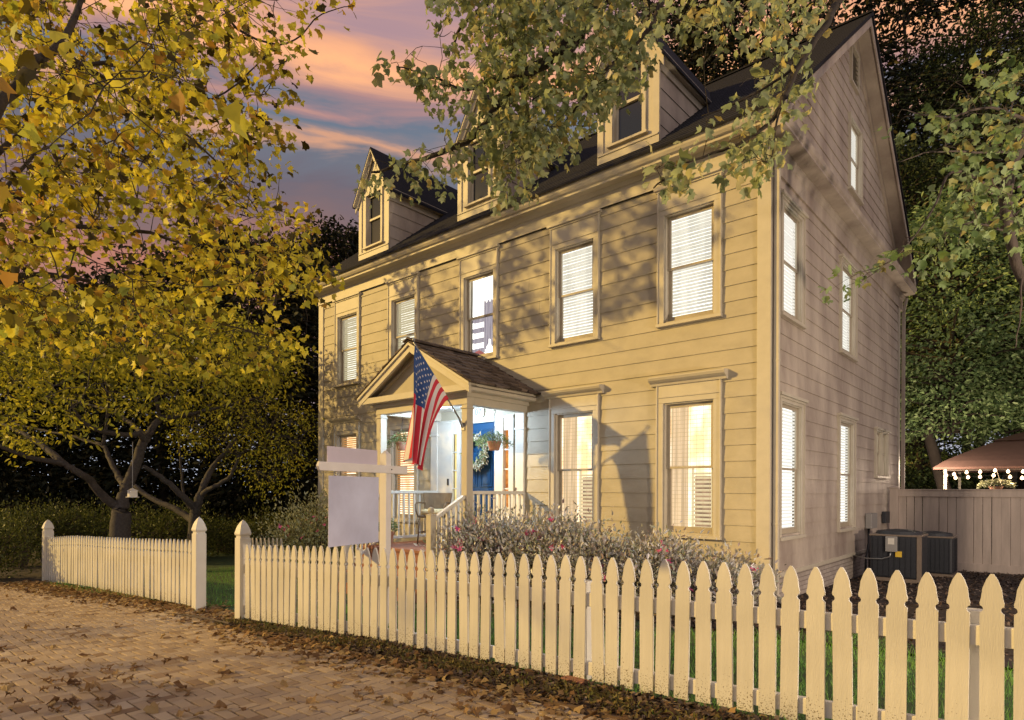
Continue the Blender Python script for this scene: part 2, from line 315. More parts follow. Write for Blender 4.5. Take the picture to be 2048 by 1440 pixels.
def brickwall(name, a, b, mortar):
    m = bpy.data.materials.new(name); m.use_nodes = True; N = m.node_tree.nodes; L = m.node_tree.links; p = N["Principled BSDF"]; p.inputs["Roughness"].default_value = .85
    tc = N.new("ShaderNodeTexCoord"); sp = N.new("ShaderNodeSeparateXYZ"); L.new(tc.outputs["Object"], sp.inputs[0]); ad = N.new("ShaderNodeMath"); L.new(sp.outputs[0], ad.inputs[0]); L.new(sp.outputs[1], ad.inputs[1])
    cb = N.new("ShaderNodeCombineXYZ"); L.new(ad.outputs[0], cb.inputs[0]); L.new(sp.outputs[2], cb.inputs[1])
    bt = N.new("ShaderNodeTexBrick"); L.new(cb.outputs[0], bt.inputs["Vector"]); bt.inputs["Scale"].default_value = 1; bt.inputs["Brick Width"].default_value = .21; bt.inputs["Row Height"].default_value = .068; bt.inputs["Mortar Size"].default_value = .006
    bt.inputs["Color1"].default_value = (*a, 1); bt.inputs["Color2"].default_value = (*b, 1); bt.inputs["Mortar"].default_value = (*mortar, 1); L.new(bt.outputs[0], p.inputs["Base Color"])
    bp = N.new("ShaderNodeBump"); bp.inputs["Strength"].default_value = .8; bp.inputs["Distance"].default_value = .008; L.new(bt.outputs["Fac"], bp.inputs["Height"]); bp.invert = True; L.new(bp.outputs[0], p.inputs["Normal"]); return m
mk()
# ------------------------------------------------------------------ ground
def ground_sheet(name, x0, x1, y0, y1, nx, ny, m, dz=0., wob=0., kind='structure', zf=None):
    xs = np.linspace(x0, x1, nx + 1); ys = np.linspace(y0, y1, ny + 1); V = []
    for j, y in enumerate(ys):
        for i, x in enumerate(xs): V.append((x, y, (zf or gz)(x, y) + dz + (rng.normal() * wob if wob else 0)))
    fs = [(j * (nx + 1) + i, j * (nx + 1) + i + 1, (j + 1) * (nx + 1) + i + 1, (j + 1) * (nx + 1) + i) for j in range(ny) for i in range(nx)]
    b = MB(); b.add(V, fs); o = b.build(name, m, smooth=True); tag(o, kind=kind); return o
# one sheet to the horizon, finer near the house
def ground():
    g = sorted(set(list(np.linspace(-600, -40, 15)) + list(np.linspace(-40, 30, 71)) + list(np.linspace(30, 600, 15))))
    V = [(x, y, gz(x, y) - .035) for y in g for x in g]; n = len(g)
    fs = [(j * n + i, j * n + i + 1, (j + 1) * n + i + 1, (j + 1) * n + i) for j in range(n - 1) for i in range(n - 1)]
    o = MB().add(V, fs).build('ground', M['earth'], smooth=True); tag(o, kind='structure')
ground()
def edge_y(x): return interp(x, [(-16, -5.75), (-11.8, -5.43), (-9.6, -5.11), (-7.5, -4.83), (-6.45, -4.66), (-6.4, -1.9), (-5.55, -1.9), (-5.5, -4.72), (-3.8, -5.08), (0, -5.03), (2, -5.03), (9, -5.03)])
def paving():
    w = .1; b = MB(); X0, X1, Y0, Y1 = -17, 6.5, -13.0, -1.9
    o = ground_sheet('paving_bed', X0, X1, Y0, -5.0, 60, 20, M['joint'], -.014)
    o2 = ground_sheet('path_bed', -6.5, -5.5, -5.0, -2.3, 4, 8, M['joint'], -.013)
    n = 0
    for i in range(int((X1 - X0) / w)):
        for j in range(int((Y1 - Y0) / w)):
            k = (i - j) % 4
            if k == 0: dx, dy, yy = 2, 1, j
            elif k == 3: dx, dy, yy = 1, 2, j
            else: continue
            x0 = X0 + i * w; y0 = Y0 + yy * w; cx = x0 + dx * w / 2; cy = y0 + dy * w / 2
            q = Vector((cx, cy, 0)) - CAM; X = q.x * _u[0] + q.y * _n[0]; Z = q.x * _u[1] + q.y * _n[1]
            if Z < 2.2 or abs(X / Z) > 1.15 and Z > 2: continue
            if cy > edge_y(cx) - .06: continue
            z = gz(cx, cy) + random.uniform(-.002, .0025); g = .0065
            tx = random.uniform(-.002, .002); ty = random.uniform(-.002, .002)
            b.rc = min(1, max(0, random.gauss(.5, .24)))
            x1 = x0 + dx * w - g; y1 = y0 + dy * w - g; x0 += g; y0 += g; e = .006
            b.add([(x0, y0, z - .02), (x1, y0, z - .02), (x1, y1, z - .02), (x0, y1, z - .02),
                   (x0, y0, z - .003 - tx - ty), (x1, y0, z - .003 + tx - ty), (x1, y1, z - .003 + tx + ty), (x0, y1, z - .003 - tx + ty),
                   (x0 + e, y0 + e, z - tx - ty), (x1 - e, y0 + e, z + tx - ty), (x1 - e, y1 - e, z + tx + ty), (x0 + e, y1 - e, z - tx + ty)],
                  [(8, 9, 10, 11), (0, 1, 5, 4), (1, 2, 6, 5), (2, 3, 7, 6), (3, 0, 4, 7), (4, 5, 9, 8), (5, 6, 10, 9), (6, 7, 11, 10), (7, 4, 8, 11)])
            n += 1
    o = b.build('brick_road', M['brick']); tag(o, kind='structure')
paving()
# lawn soil and blades
def lawn():
    def zf(x, y): return gz(x, y) + .0
    a = ground_sheet('lawn', -13.5, 9, -4.46, -2.0, 50, 8, M['lawn'], .004, .004)
    a = ground_sheet('lawn', -26, -6.7, -2.0, 9.0, 30, 16, M['lawn'], .004, .006)
    def scatter(n, x0, x1, y0, y1, cond, hmin, hmax):
        P = np.stack([rng.uniform(x0, x1, n), rng.uniform(y0, y1, n), np.zeros(n)], 1); k = np.array([cond(p[0], p[1]) for p in P]); P = P[k]
        P[:, 2] = [gz(p[0], p[1]) for p in P]; m = len(P); D = rng.normal(0, .35, (m, 3)); D[:, 2] = 1
        return P, D, rdir(m) * np.array([1, 1, .1]), rng.uniform(hmin, hmax, m)
    mulch_y = lambda x: interp(x, [(-7, -3.2), (-1.0, -2.95), (.4, -2.0), (1.3, -1.35), (2.5, -1.9), (9, -2.5)])
    P, D, N_, S = scatter(46000, -6.9, 4.5, -4.9, -1.2, lambda x, y: y < mulch_y(x) + rng.normal() * .05 and not (-6.5 < x < -5.5) and (y > -4.56 or rng.random() < .16 * (1 if x < -3 else .6)), .04, .10)
    P2, D2, N2, S2 = scatter(36000, -13, -6.4, -5.2, 1, lambda x, y: (y > edge_y(x) + .08 and (rng.random() < .5)), .04, .10)
    o = leaves('grass', 'blade', np.concatenate([P, P2]), np.concatenate([D, D2]), np.concatenate([N_, N2]), np.concatenate([S, S2]) * 1., M['grass']); tag(o, kind='stuff')
    # widen blades: handled by template; mulch chips
    n = 30000
    x = rng.uniform(-7, 6, n); y = rng.uniform(-3.4, 7.4, n)
    keep = np.array([(b > mulch_y(a) + rng.normal() * .06) and (b < -.05 or a > .05) and not (-6.8 < a < -4.1 and b > -2.7) for a, b in zip(x, y)])
    x = x[keep]; y = y[keep]; n2 = 15000; x2 = rng.uniform(-5.4, 5, n2); y2 = rng.uniform(-5.02, -4.5, n2)
    x = np.concatenate([x, x2]); y = np.concatenate([y, y2]); n = len(x)
    z = np.array([gz(a, b) for a, b in zip(x, y)]) + rng.uniform(.0, .03, n)
    N_ = rng.normal(0, .45, (n, 3)); N_[:, 2] = 1; D = rng.normal(0, 1, (n, 3)); D[:, 2] *= .3
    o = leaves('mulch', 'chip', np.stack([x, y, z], 1), D, N_, rng.uniform(.02, .07, n), M['mulch']); tag(o, kind='stuff')
    bed = ground_sheet('mulch_bed', -6.7, 7, -1.9, 7.6, 30, 20, mat('dark_mulch_soil', (.035, .022, .016), .95, .4, 30, .8, 70), .002, .004)
lawn()
# ------------------------------------------------------------------ house
HW = -10.95; RX = .30; ZE = 5.05; SL = .796; RY = 4.35; DEP = 8.70; ZR = ZE + SL * (RY + .30); EXP = .2237; Z0S = -1.135
house = empty('wood_sided_house', (-5.475, 0, gz(-5, 0)), 'three storey tan clapboard house with three roof dormers and a gabled front porch', 'house')
TF = lambda a, d, z: (a, -d, z)             # front wall: a = x, d = outward
TS = lambda a, d, z: (d, a, z)              # side wall: a = y, d = outward
def sub_intervals(a0, a1, cuts):
    iv = [(a0, a1)]
    for c0, c1 in cuts:
        nv = []
        for s0, s1 in iv:
            if c1 <= s0 or c0 >= s1: nv.append((s0, s1)); continue
            if c0 > s0: nv.append((s0, c0))
            if c1 < s1: nv.append((c1, s1))
        iv = nv
    return [(s0, s1) for s0, s1 in iv if s1 - s0 > .001]
def siding(T, a0, a1, z0, z1, opens, name, m, clip=None, lip=.013, par=None, base=0., joints=True):
    b = MB(T); k0 = math.floor((z0 - Z0S) / EXP); z = Z0S + k0 * EXP; row = 0
    while z < z1 - 1e-4:
        zt = z + EXP; lo = max(z, z0); hi = min(zt, z1)
        br = sorted({lo, hi} | {o[i] for o in opens for i in (2, 3) if lo < o[i] < hi})
        for p, q in zip(br, br[1:]):
            mid = (p + q) / 2; cuts = [(o[0], o[1]) for o in opens if o[2] < mid < o[3]]
            dp = base + lip * (1 - (p - z) / EXP); dq = base + lip * (1 - (q - z) / EXP)
            for s0, s1 in sub_intervals(a0, a1, cuts):
                if clip:
                    c = clip(p); d = clip(q); A0 = max(s0, c[0]); A1 = min(s1, c[1]); B0 = max(s0, d[0]); B1 = min(s1, d[1])
                    if A1 <= A0 or B1 < B0 - .5: continue
                    if B1 < B0: B0 = B1 = (B0 + B1) / 2
                else: A0 = B0 = s0; A1 = B1 = s1
                b.add([(A0, dp, p), (A1, dp, p), (B1, dq, q), (B0, dq, q)], [(0, 1, 2, 3)])
                if abs(p - z) < 1e-6: b.add([(A0, base - .004, p), (A1, base - .004, p), (A1, dp, p), (A0, dp, p)], [(0, 1, 2, 3)])
                if joints and (s1 - s0) > 1.3 and random.random() < .4 and q - p > .2:
                    x = random.uniform(max(A0, B0) + .3, min(A1, B1) - .3) if min(A1, B1) - max(A0, B0) > .8 else None
                    if x is not None: b.add([(x, dp + .001, p), (x + .005, dp + .001, p), (x + .005, dq + .001, q), (x, dq + .001, q)], [(0, 1, 2, 3)]); b.mi[-1] = 1
        z = zt
    return b.build(name, [m, M['ink']], par or house)
def window(T, a0, a1, z0, z1, kind='blind', hood=False, head=None, casing=.10, sillw=.03, dark=False, label=None, rail=True):
    """one window: casing is the part, the rest are its sub-parts"""
    b = MB(T); c = casing; pr = .036; hz = head if head else z1 + c
    b.box(a0 - c, a0, -.02, pr, z0 - .03, z1 + .0); b.box(a1, a1 + c, -.02, pr, z0 - .03, z1 + .0)
    b.box(a0 - c, a1 + c, -.02, pr, z1, hz)
    for s in (a0 - c - .012, a1 + c - .012): b.box(s, s + .024, -.02, pr + .016, z0 - .03, hz)
    if head: b.box(a0 - c + .014, a1 + c - .014, pr - .001, pr + .012, z1 + c - .02, z1 + c)
    for s0, s1 in ((a0, a0 + .018), (a1 - .018, a1)): b.box(s0, s1, -.16, .012, z0, z1)      # jambs
    b.box(a0, a1, -.16, .011, z1 - .018, z1)
    w = b.build('window', M['trim'], house, bevel=.004)
    if label: w['label'] = label
    s = MB(T); s.box(a0 - c - .02, a1 + c + .02, -.16, pr + .035, z0 - .075, z0 - .028); s.box(a0, a1, -.16, .0, z0 - .028, z0 + .0); s.build('sill', M['trim'], w, bevel=.004)
    zm = (z0 + z1) / 2; f = .055; s = MB(T)
    e0, e1 = a0 + .018, a1 - .018
    # upper sash outside, lower sash set back
    for (p, q, d) in ((zm - .018, z1 - .018, -.045), (z0, zm + .018, -.085)):
        s.box(e0, e0 + f, d - .03, d, p, q); s.box(e1 - f, e1, d - .03, d, p, q); s.box(e0 + f, e1 - f, d - .029, d - .001, q - (.05 if q > zm + .1 else .035), q); s.box(e0 + f, e1 - f, d - .029, d - .001, p, p + (.035 if p > z0 + .1 else .085))
    s.build('sash', M['sash'], w, bevel=.003)
    g = MB(T); g.add([(e0 + f - .01, -.06, zm), (e1 - f + .01, -.06, zm), (e1 - f + .01, -.06, z1 - .06), (e0 + f - .01, -.06, z1 - .06)], [(0, 1, 2, 3)])
    g.add([(e0 + f - .01, -.10, z0 + .07), (e1 - f + .01, -.10, z0 + .07), (e1 - f + .01, -.10, zm), (e0 + f - .01, -.10, zm)], [(0, 1, 2, 3)])
    g.build('pane', M['darkglass'] if dark else M['glass'], w)
    if hood:
        h = MB(T); q = [(-.02, hz), (pr + .02, hz), (pr + .03, hz + .035), (.10, hz + .05), (.135, hz + .075), (.15, hz + .11), (.15, hz + .125), (-.02, hz + .145)]
        A0, A1 = a0 - c - .10, a1 + c + .10
        h.add([(A0, d, z) for d, z in q] + [(A1, d, z) for d, z in q], [tuple(range(8)), tuple(range(15, 7, -1))] + [(i, i + 8, (i + 1) % 8 + 8, (i + 1) % 8) for i in range(8)])
        h.build('hood', M['trim'], w, bevel=.003)
    elif head:
        h = MB(T); h.box(a0 - c - .03, a1 + c + .03, -.01, .055, hz - .075, hz - .045); h.box(a0 - c - .055, a1 + c + .055, -.01, .085, hz - .045, hz - .002); h.build('hood', M['trim'], w, bevel=.003)
    if dark: return w
    # what shows behind the glass
    r = MB(T); d = -.32
    r.add([(a0 - .1, d, z0 - .1), (a1 + .1, d, z0 - .1), (a1 + .1, d, z1 + .1), (a0 - .1, d, z1 + .1)], [(0, 1, 2, 3)])
    warm = kind in ('shutter', 'amber')
    r.build('lit_room', M['room_warm'] if warm else M['room_white'], w)
    if kind in ('blind', 'gold', 'amber', 'blind_side'):
        s = MB(T); z = z0 + (.02 if kind != 'gold' else .03)
        while z < z1 - .02:
            t = .030 if kind != 'amber' else .026
            y0 = -.15 - .008; j = random.gauss(0, .0022); j2 = random.gauss(0, .0022); s.add([(a0, y0 - .022, z + j), (a1, y0 - .022, z + j2), (a1, y0 + .012, z + t + j2), (a0, y0 + .012, z + t + j)], [(0, 1, 2, 3)])
            z += .05
        for x in (a0 + .2, a1 - .2): s.box(x, x + .003, -.141, -.139, z0, z1)
        s.build('blind', M[{'blind': 'blind', 'gold': 'blind_gold', 'amber': 'blind_amber', 'blind_side': 'blind_side'}[kind]], w)
    if kind == 'shutter':
        s = MB(T); n = 26
        for s0, s1 in ((a0, a0 + (a1 - a0) * .34), (a1 - (a1 - a0) * .17, a1)):
            V = []
            for i in range(n + 1):
                x = s0 + (s1 - s0) * i / n; dd = -.24 + .025 * math.sin(i * 1.15)
                V += [(x, dd, z0), (x, dd, z1)]
            s.add(V, [(2 * i, 2 * i + 2, 2 * i + 3, 2 * i + 1) for i in range(n)])
        s.build('curtain', M['curtain'], w)
        s = MB(T); x0 = a0 + (a1 - a0) * .45; x1 = a1 - (a1 - a0) * .2; z = z0 + .05
        while z < zm - .05:
            s.box(x0, x1, -.275, -.262, z, z + .034); z += .062
        s.box(x0 - .03, x0, -.28, -.255, z0, zm); s.box(x1, x1 + .03, -.28, -.255, z0, zm); s.build('shutter', M['slat'], w)
        s = MB(T); z = z0 + .06
        while z < z1: s.box(a0, a1, -.134, -.131, z, z + .004); z += .062
        x = a0 + .06
        while x < a1: s.box(x, x + .003, -.136, -.1345, z0, z1); x += .10
        s.build('grid', M['grid'], w)
        s = MB(T)
        s.add([(x0, -.31, z0 + .05), (x1, -.31, z0 + .05), (x1, -.31, zm - .12), (x0, -.31, zm - .12)], [(0, 1, 2, 3)]); s.build('dark_hall', emat('dim_hall', (.62, .38, .22), .9, .5, 6), w)
    if kind == 'closet':
        s = MB(T); n = 30; V = []
        for i in range(n + 1):
            x = a0 + .28 + (a1 - a0 - .30) * i / n; V += [(x, -.25 + .02 * math.sin(i * 1.6), z0 + .3 - .1 * math.sin(i * .5)), (x, -.25, z1 - .45 + .03 * math.sin(i * 1.1))]
        s.add(V, [(2 * i, 2 * i + 2, 2 * i + 3, 2 * i + 1) for i in range(n)]); s.build('hung_clothes', M['cloth_grey'], w)
        s = MB(T)
        for k in range(4): s.box(a0 + .02, a0 + .30, -.26, -.2, z0 + .16 + k * .2, z0 + .24 + k * .2)
        s.build('folded_clothes', M['cloth_grey'], w)
        s = MB(T); s.tube([(a0 + .03, -.2, z0 + .12), (a0 + .2, -.2, z0 + .17), (a0 + .36, -.2, z0 + .08)], .035, 8); s.build('striped_cloth', M['cloth_red'], w)
    return w
CXS = [-9.765, -7.70, -5.445, -3.206, -1.154]
SIDEW = [(.45, 1.30), (3.53, 4.46)]
def front():
    op = []
    for cx in CXS: op.append((cx - .39, cx + .39, 2.55, 4.145))
    for cx in (CXS[0], CXS[1], CXS[3], CXS[4]): op.append((cx - .395, cx + .395, -.60, 1.325))
    op.append((-6.16, -4.64, -.80, 1.34))
    siding(TF, HW, 0, Z0S, 4.60, op, 'wall', M['siding'])
    for i, cx in enumerate(CXS): window(TF, cx - .39, cx + .39, 2.55, 4.145, ['gold', 'gold', 'closet', 'blind', 'blind'][i], head=4.575, label=['upstairs window with pale golden blind', None, 'upstairs window showing hanging clothes', None, None][i])
    for i, cx in ((0, CXS[0]), (1, CXS[1]), (3, CXS[3]), (4, CXS[4])): window(TF, cx - .395, cx + .395, -.60, 1.325, 'amber' if i < 2 else 'shutter', hood=True, head=1.59)
    t = MB(TF); t.box(-.155, .03, -.01, .032, Z0S - .02, 4.58); t.box(HW - .03, HW + .17, -.01, .032, Z0S - .02, 4.58); t.box(HW, 0, -.02, .025, Z0S - .05, Z0S + .012)
    t.build('corner_board', M['trim'], house, bevel=.004)
    # cornice: frieze board, bed mould, soffit, crown gutter
    c = MB(TF); c.box(HW - .03, .02, -.02, .045, 4.58, 4.83); c.box(HW - .03, .03, .0, .055, 4.58, 4.60)
    prof = [(.045, 4.80), (.075, 4.80), (.10, 4.83), (.12, 4.85), (.26, 4.85), (.262, 4.885), (.30, 4.90), (.325, 4.94), (.345, 5.02), (.345, 5.045), (.045, 5.045)]
    A0, A1 = HW - .30, RX; n = len(prof)
    c.add([(A0, d, z) for d, z in prof] + [(A1, d, z) for d, z in prof], [tuple(range(n)), tuple(range(2 * n - 1, n - 1, -1))] + [(i, i + n, (i + 1) % n + n, (i + 1) % n) for i in range(n)])
    c.build('cornice', M['trim'], house)
front()
def side():
    TS_ = lambda a, d, z: (d * .42 if d < 0 else d, a, z)      # shallow reveals on this wall
    op = [(a, b, 2.53, 4.06) for a, b in SIDEW] + [(.43, 1.30, -.60, 1.27), (3.47, 4.37, -.62, 1.27), (6.25, 7.30, .38, 1.29)]
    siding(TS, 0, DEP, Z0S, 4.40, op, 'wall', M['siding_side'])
    for a, b in SIDEW: window(TS_, a + .02, b - .02, 2.53, 4.06, 'blind_side', head=4.17)
    window(TS_, .43, 1.30, -.60, 1.27, 'blind_side', head=1.39); window(TS_, 3.47, 4.37, -.62, 1.27, 'blind_side', head=1.39)
    window(TS_, 6.25, 6.73, .38, 1.29, 'gold', head=1.37, casing=.05); window(TS_, 6.84, 7.30, .38, 1.29, 'gold', head=1.37, casing=.05)
    # gable above the horizontal return
    def clip(z):
        k = (ZR - .30 - z) / SL; return (RY - k, RY + k)
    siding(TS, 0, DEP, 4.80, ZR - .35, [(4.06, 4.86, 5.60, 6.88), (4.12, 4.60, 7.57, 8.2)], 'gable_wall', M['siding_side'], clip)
    window(TS_, 4.06, 4.86, 5.60, 6.88, 'blind_side', casing=.05)
    v = MB(TS)
    v.box(4.08, 4.12, -.02, .05, 7.53, 8.24); v.box(4.60, 4.64, -.02, .05, 7.53, 8.24); v.box(4.12, 4.60, -.02, .05, 7.53, 7.57); v.box(4.12, 4.60, -.02, .05, 8.2, 8.24)
    for i in range(7):
        z = 7.60 + i * .085; v.add([(4.12, -.03, z + .05), (4.60, -.03, z + .05), (4.60, .03, z), (4.12, .03, z)], [(0, 1, 2, 3)])
    v.build('gable_vent', M['trim'], house)
    bk = MB(TS); bk.add([(4.1, -.06, 7.55), (4.62, -.06, 7.55), (4.62, -.06, 8.22), (4.1, -.06, 8.22)], [(0, 1, 2, 3)]); bk.build('vent_screen', M['black'], house)
    # side corner boards, frieze, returned cornice (pediment base)
    t = MB(TS); t.box(.0325, .15, -.01, .031, Z0S - .02, 4.38); t.box(DEP - .15, DEP + .03, -.01, .031, Z0S - .02, 4.38); t.box(0, DEP, -.02, .024, Z0S - .05, Z0S + .012); t.build('corner_board', M['trim'], house, bevel=.004)
    c = MB(TS); prof = [(-.02, 4.38), (.035, 4.38), (.035, 4.60), (.05, 4.62), (.06, 4.66), (.085, 4.70), (.085, 4.72), (.285, 4.735), (.285, 4.77), (.31, 4.80), (.325, 4.86), (-.02, 4.88)]
    A0, A1 = -.295, DEP + .30; n = len(prof)
    c.add([(A0, d, z) for d, z in prof] + [(A1, d, z) for d, z in prof], [tuple(range(n)), tuple(range(2 * n - 1, n - 1, -1))] + [(i, i + n, (i + 1) % n + n, (i + 1) % n) for i in range(n)])
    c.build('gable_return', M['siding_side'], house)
    # raking cornice: board against the wall, soffit and outer fascia
    r = MB()
    for sgn in (-1, 1):
        def P(s, z_off, x): y = RY + sgn * (RY + .30) * s; return (x, y, ZR - SL * (RY + .30) * s + z_off)
        for x0, x1, zo, h in ((-.01, .045, -.30, .20), (.04, .30, -.12, .03), (.282, .302, -.20, .15)):
            a = P(0, zo, x0); e = P(1, zo, x0)
            r.poly([a, e, (e[0], e[1], e[2] + h), (a[0], a[1], a[2] + h)], (x1 - x0, 0, 0))
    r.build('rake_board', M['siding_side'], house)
    # foundation and back / left walls
    f = MB(); f.box(HW + .03, -.03, .03, DEP - .03, -2.2, Z0S - .03); f.build('foundation', M['found'], house)
    w = MB(); w.add([(HW, 0, Z0S), (HW, DEP, Z0S), (HW, DEP, 4.85), (HW, RY, ZR - .1), (HW, 0, 4.85)], [(4, 3, 2, 1, 0)]); w.add([(HW, DEP, Z0S), (0, DEP, Z0S), (0, DEP, 4.85), (HW, DEP, 4.85)], [(0, 1, 2, 3)])
    w.build('wall', M['siding'], house)
side()
def main_roof():
    b = MB(); th = .05; c = 0
    for sgn in (-1, 1):
        L = (RY + .36); n = 34; off = .36 if sgn < 0 else .36
        for i in range(n):
            s0 = i / n; s1 = (i + 1) / n
            y0 = RY + sgn * L * s0; z0 = ZR - SL * L * s0 + .03; y1 = RY + sgn * L * s1; z1 = ZR - SL * L * s1 + .03
            for z_, y_ in (): pass
            b.add([(HW - .34, y0, z0 + .0), (RX + .03, y0, z0 + .0), (RX + .03, y1, z1 + .012), (HW - .34, y1, z1 + .012), (RX + .03, y1, z1 - .03), (HW - .34, y1, z1 - .03)], [(0, 1, 2, 3), (3, 2, 4, 5)])
        y1 = RY + sgn * L; z1 = ZR - SL * L
        for x in (HW - .34, RX + .03): b.add([(x, RY, ZR - .02), (x, RY, ZR + .045), (x, y1, z1 + .04), (x, y1, z1 - .02)], [(0, 1, 2, 3)])
        b.add([(HW - .34, RY, ZR - .02), (RX + .03, RY, ZR - .02), (RX + .03, y1, z1 - .02), (HW - .34, y1, z1 - .02)], [(3, 2, 1, 0)])
    b.box(HW - .34, RX + .03, RY - .06, RY + .06, ZR + .02, ZR + .05)
    b.build('roof', M['roof'], house)
main_roof()
def dormer(x0, x1):
    c = (x0 + x1) / 2; y = .0; zb = 5.30; ze = 6.74; zp = 7.66; hw = (x1 - x0) / 2; s = (zp - ze) / hw; yb = (ze - 5.29) / SL; yp = (zp - 5.29) / SL
    TD = lambda a, d, z: (a, y - d, z)
    d = MB(); d.add([(x0, y, zb - .2), (c - .27, y, zb - .2), (c - .27, y, ze + s * (hw - .27)), (x0, y, ze)], [(0, 1, 2, 3)])
    d.add([(c + .27, y, zb - .2), (x1, y, zb - .2), (x1, y, ze), (c + .27, y, ze + s * (hw - .27))], [(0, 1, 2, 3)])
    d.add([(c - .27, y, 6.71), (c + .27, y, 6.71), (c + .27, y, ze + s * (hw - .27)), (c, y, zp), (c - .27, y, ze + s * (hw - .27))], [(0, 1, 2, 3, 4)])
    d.add([(c - .27, y, zb - .2), (c + .27, y, zb - .2), (c + .27, y, 5.57), (c - .27, y, 5.57)], [(0, 1, 2, 3)])
    o = d.build('dormer', M['trim'], house)
    for x, o_ in ((x0, -1), (x1, 1)):   # side walls in laps running into the roof
        w = MB()
        z = zb
        while z < ze - .02:
            zt = min(z + .28, ze); ya = max(y, (z - 5.29) / SL); yb2 = (zt - 5.29) / SL
            w.add([(x + o_ * .010, y, z), (x + o_ * .010, (z - 5.29) / SL + .02, z), (x, yb2 + .02, zt), (x, y, zt)], [(0, 1, 2, 3) if o_ > 0 else (3, 2, 1, 0)]); z = zt
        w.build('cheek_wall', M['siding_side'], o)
    t = MB()
    t.box(x0 - .012, x0 + .10, -.022, .02, zb - .05, ze); t.box(x1 - .10, x1 + .012, -.022, .02, zb - .05, ze); t.box(x0 - .012, x1 + .012, -.026, .0, zb - .06, zb + .12); t.box(x0, x1, -.04, .0, zb + .12, zb + .15)
    for sg in (-1, 1):     # raking boards
        a = Vector((c, -.03, zp - .02)); e = Vector((c + sg * (hw + .10), -.03, ze - s * .10 - .02)); k = Vector((0, 0, -.15))
        t.poly([a, e, e + k, a + k], (0, -.03, 0)); a2 = a + Vector((0, -.03, .06)); e2 = e + Vector((0, -.03, .06)); k2 = Vector((0, 0, -.07)); t.poly([a2, e2, e2 + k2, a2 + k2], (0, -.06, 0))
        # eave fascia on the sides
        xs = c + sg * (hw + .10); zz = ze - s * .10
        t.box(min(c + sg * hw, xs), max(c + sg * hw, xs), -.05, yb - .02, zz - .05, zz - .02); t.box(min(xs, xs - sg * .02), max(xs, xs - sg * .02), -.05, yb - .05, zz - .02, zz + .07)
        t.box(min(c + sg * hw, c + sg * (hw + .025)), max(c + sg * hw, c + sg * (hw + .025)), .02, yb - .15, zz - .17, zz - .05)
    t.build('dormer_trim', M['trim'], o, bevel=.003)
    r = MB()
    for sg in (-1, 1):
        e = hw + .13; ze2 = ze - s * .13; yA = -.12; ye = (ze2 - 5.29) / SL; yr = (zp - 5.29) / SL
        q = [(c, yA, zp + .06), (c + sg * e, yA, ze2 + .06), (c + sg * e, ye + .1, ze2 + .06), (c, yr + .1, zp + .06)]
        r.add(q + [(x, yy, z - .05) for x, yy, z in q], [(0, 1, 2, 3), (7, 6, 5, 4), (0, 4, 5, 1), (1, 5, 6, 2), (2, 6, 7, 3), (3, 7, 4, 0)])
    r.build('dormer_roof', M['roof'], o)
    # dormer window as sub-parts of the dormer
    T = TD; b = MB(T); a0, a1, z0, z1 = c - .27, c + .27, 5.57, 6.71
    b.box(a0 - .06, a0, -.01, .034, z0 - .03, z1 + .06); b.box(a1, a1 + .06, -.01, .034, z0 - .03, z1 + .06); b.box(a0, a1, -.01, .034, z1, z1 + .06); b.box(a0 - .09, a1 + .09, -.01, .06, z0 - .06, z0 - .02)
    for s0, s1 in ((a0, a0 + .02), (a1 - .02, a1)): b.box(s0, s1, -.12, .01, z0, z1)
    b.build('window_frame', M['trim'], o, bevel=.003)
    sm = MB(T); zm = (z0 + z1) / 2 + .02
    for (p, q, dd) in ((zm - .018, z1, -.03), (z0 - .02, zm + .018, -.06)):
        sm.box(a0 + .02, a0 + .06, dd - .03, dd, p, q); sm.box(a1 - .06, a1 - .02, dd - .03, dd, p, q); sm.box(a0 + .06, a1 - .06, dd - .029, dd - .001, q - .04, q); sm.box(a0 + .06, a1 - .06, dd - .029, dd - .001, p, p + .045)
    sm.build('sash', M['trim'], o)
    g = MB(T); g.add([(a0, -.07, z0), (a1, -.07, z0), (a1, -.07, z1), (a0, -.07, z1)], [(0, 1, 2, 3)]); g.build('pane', M['darkglass'], o)
for x0, x1 in ((-9.31, -8.22), (-6.02, -4.91), (-2.74, -1.65)): dormer(x0, x1)
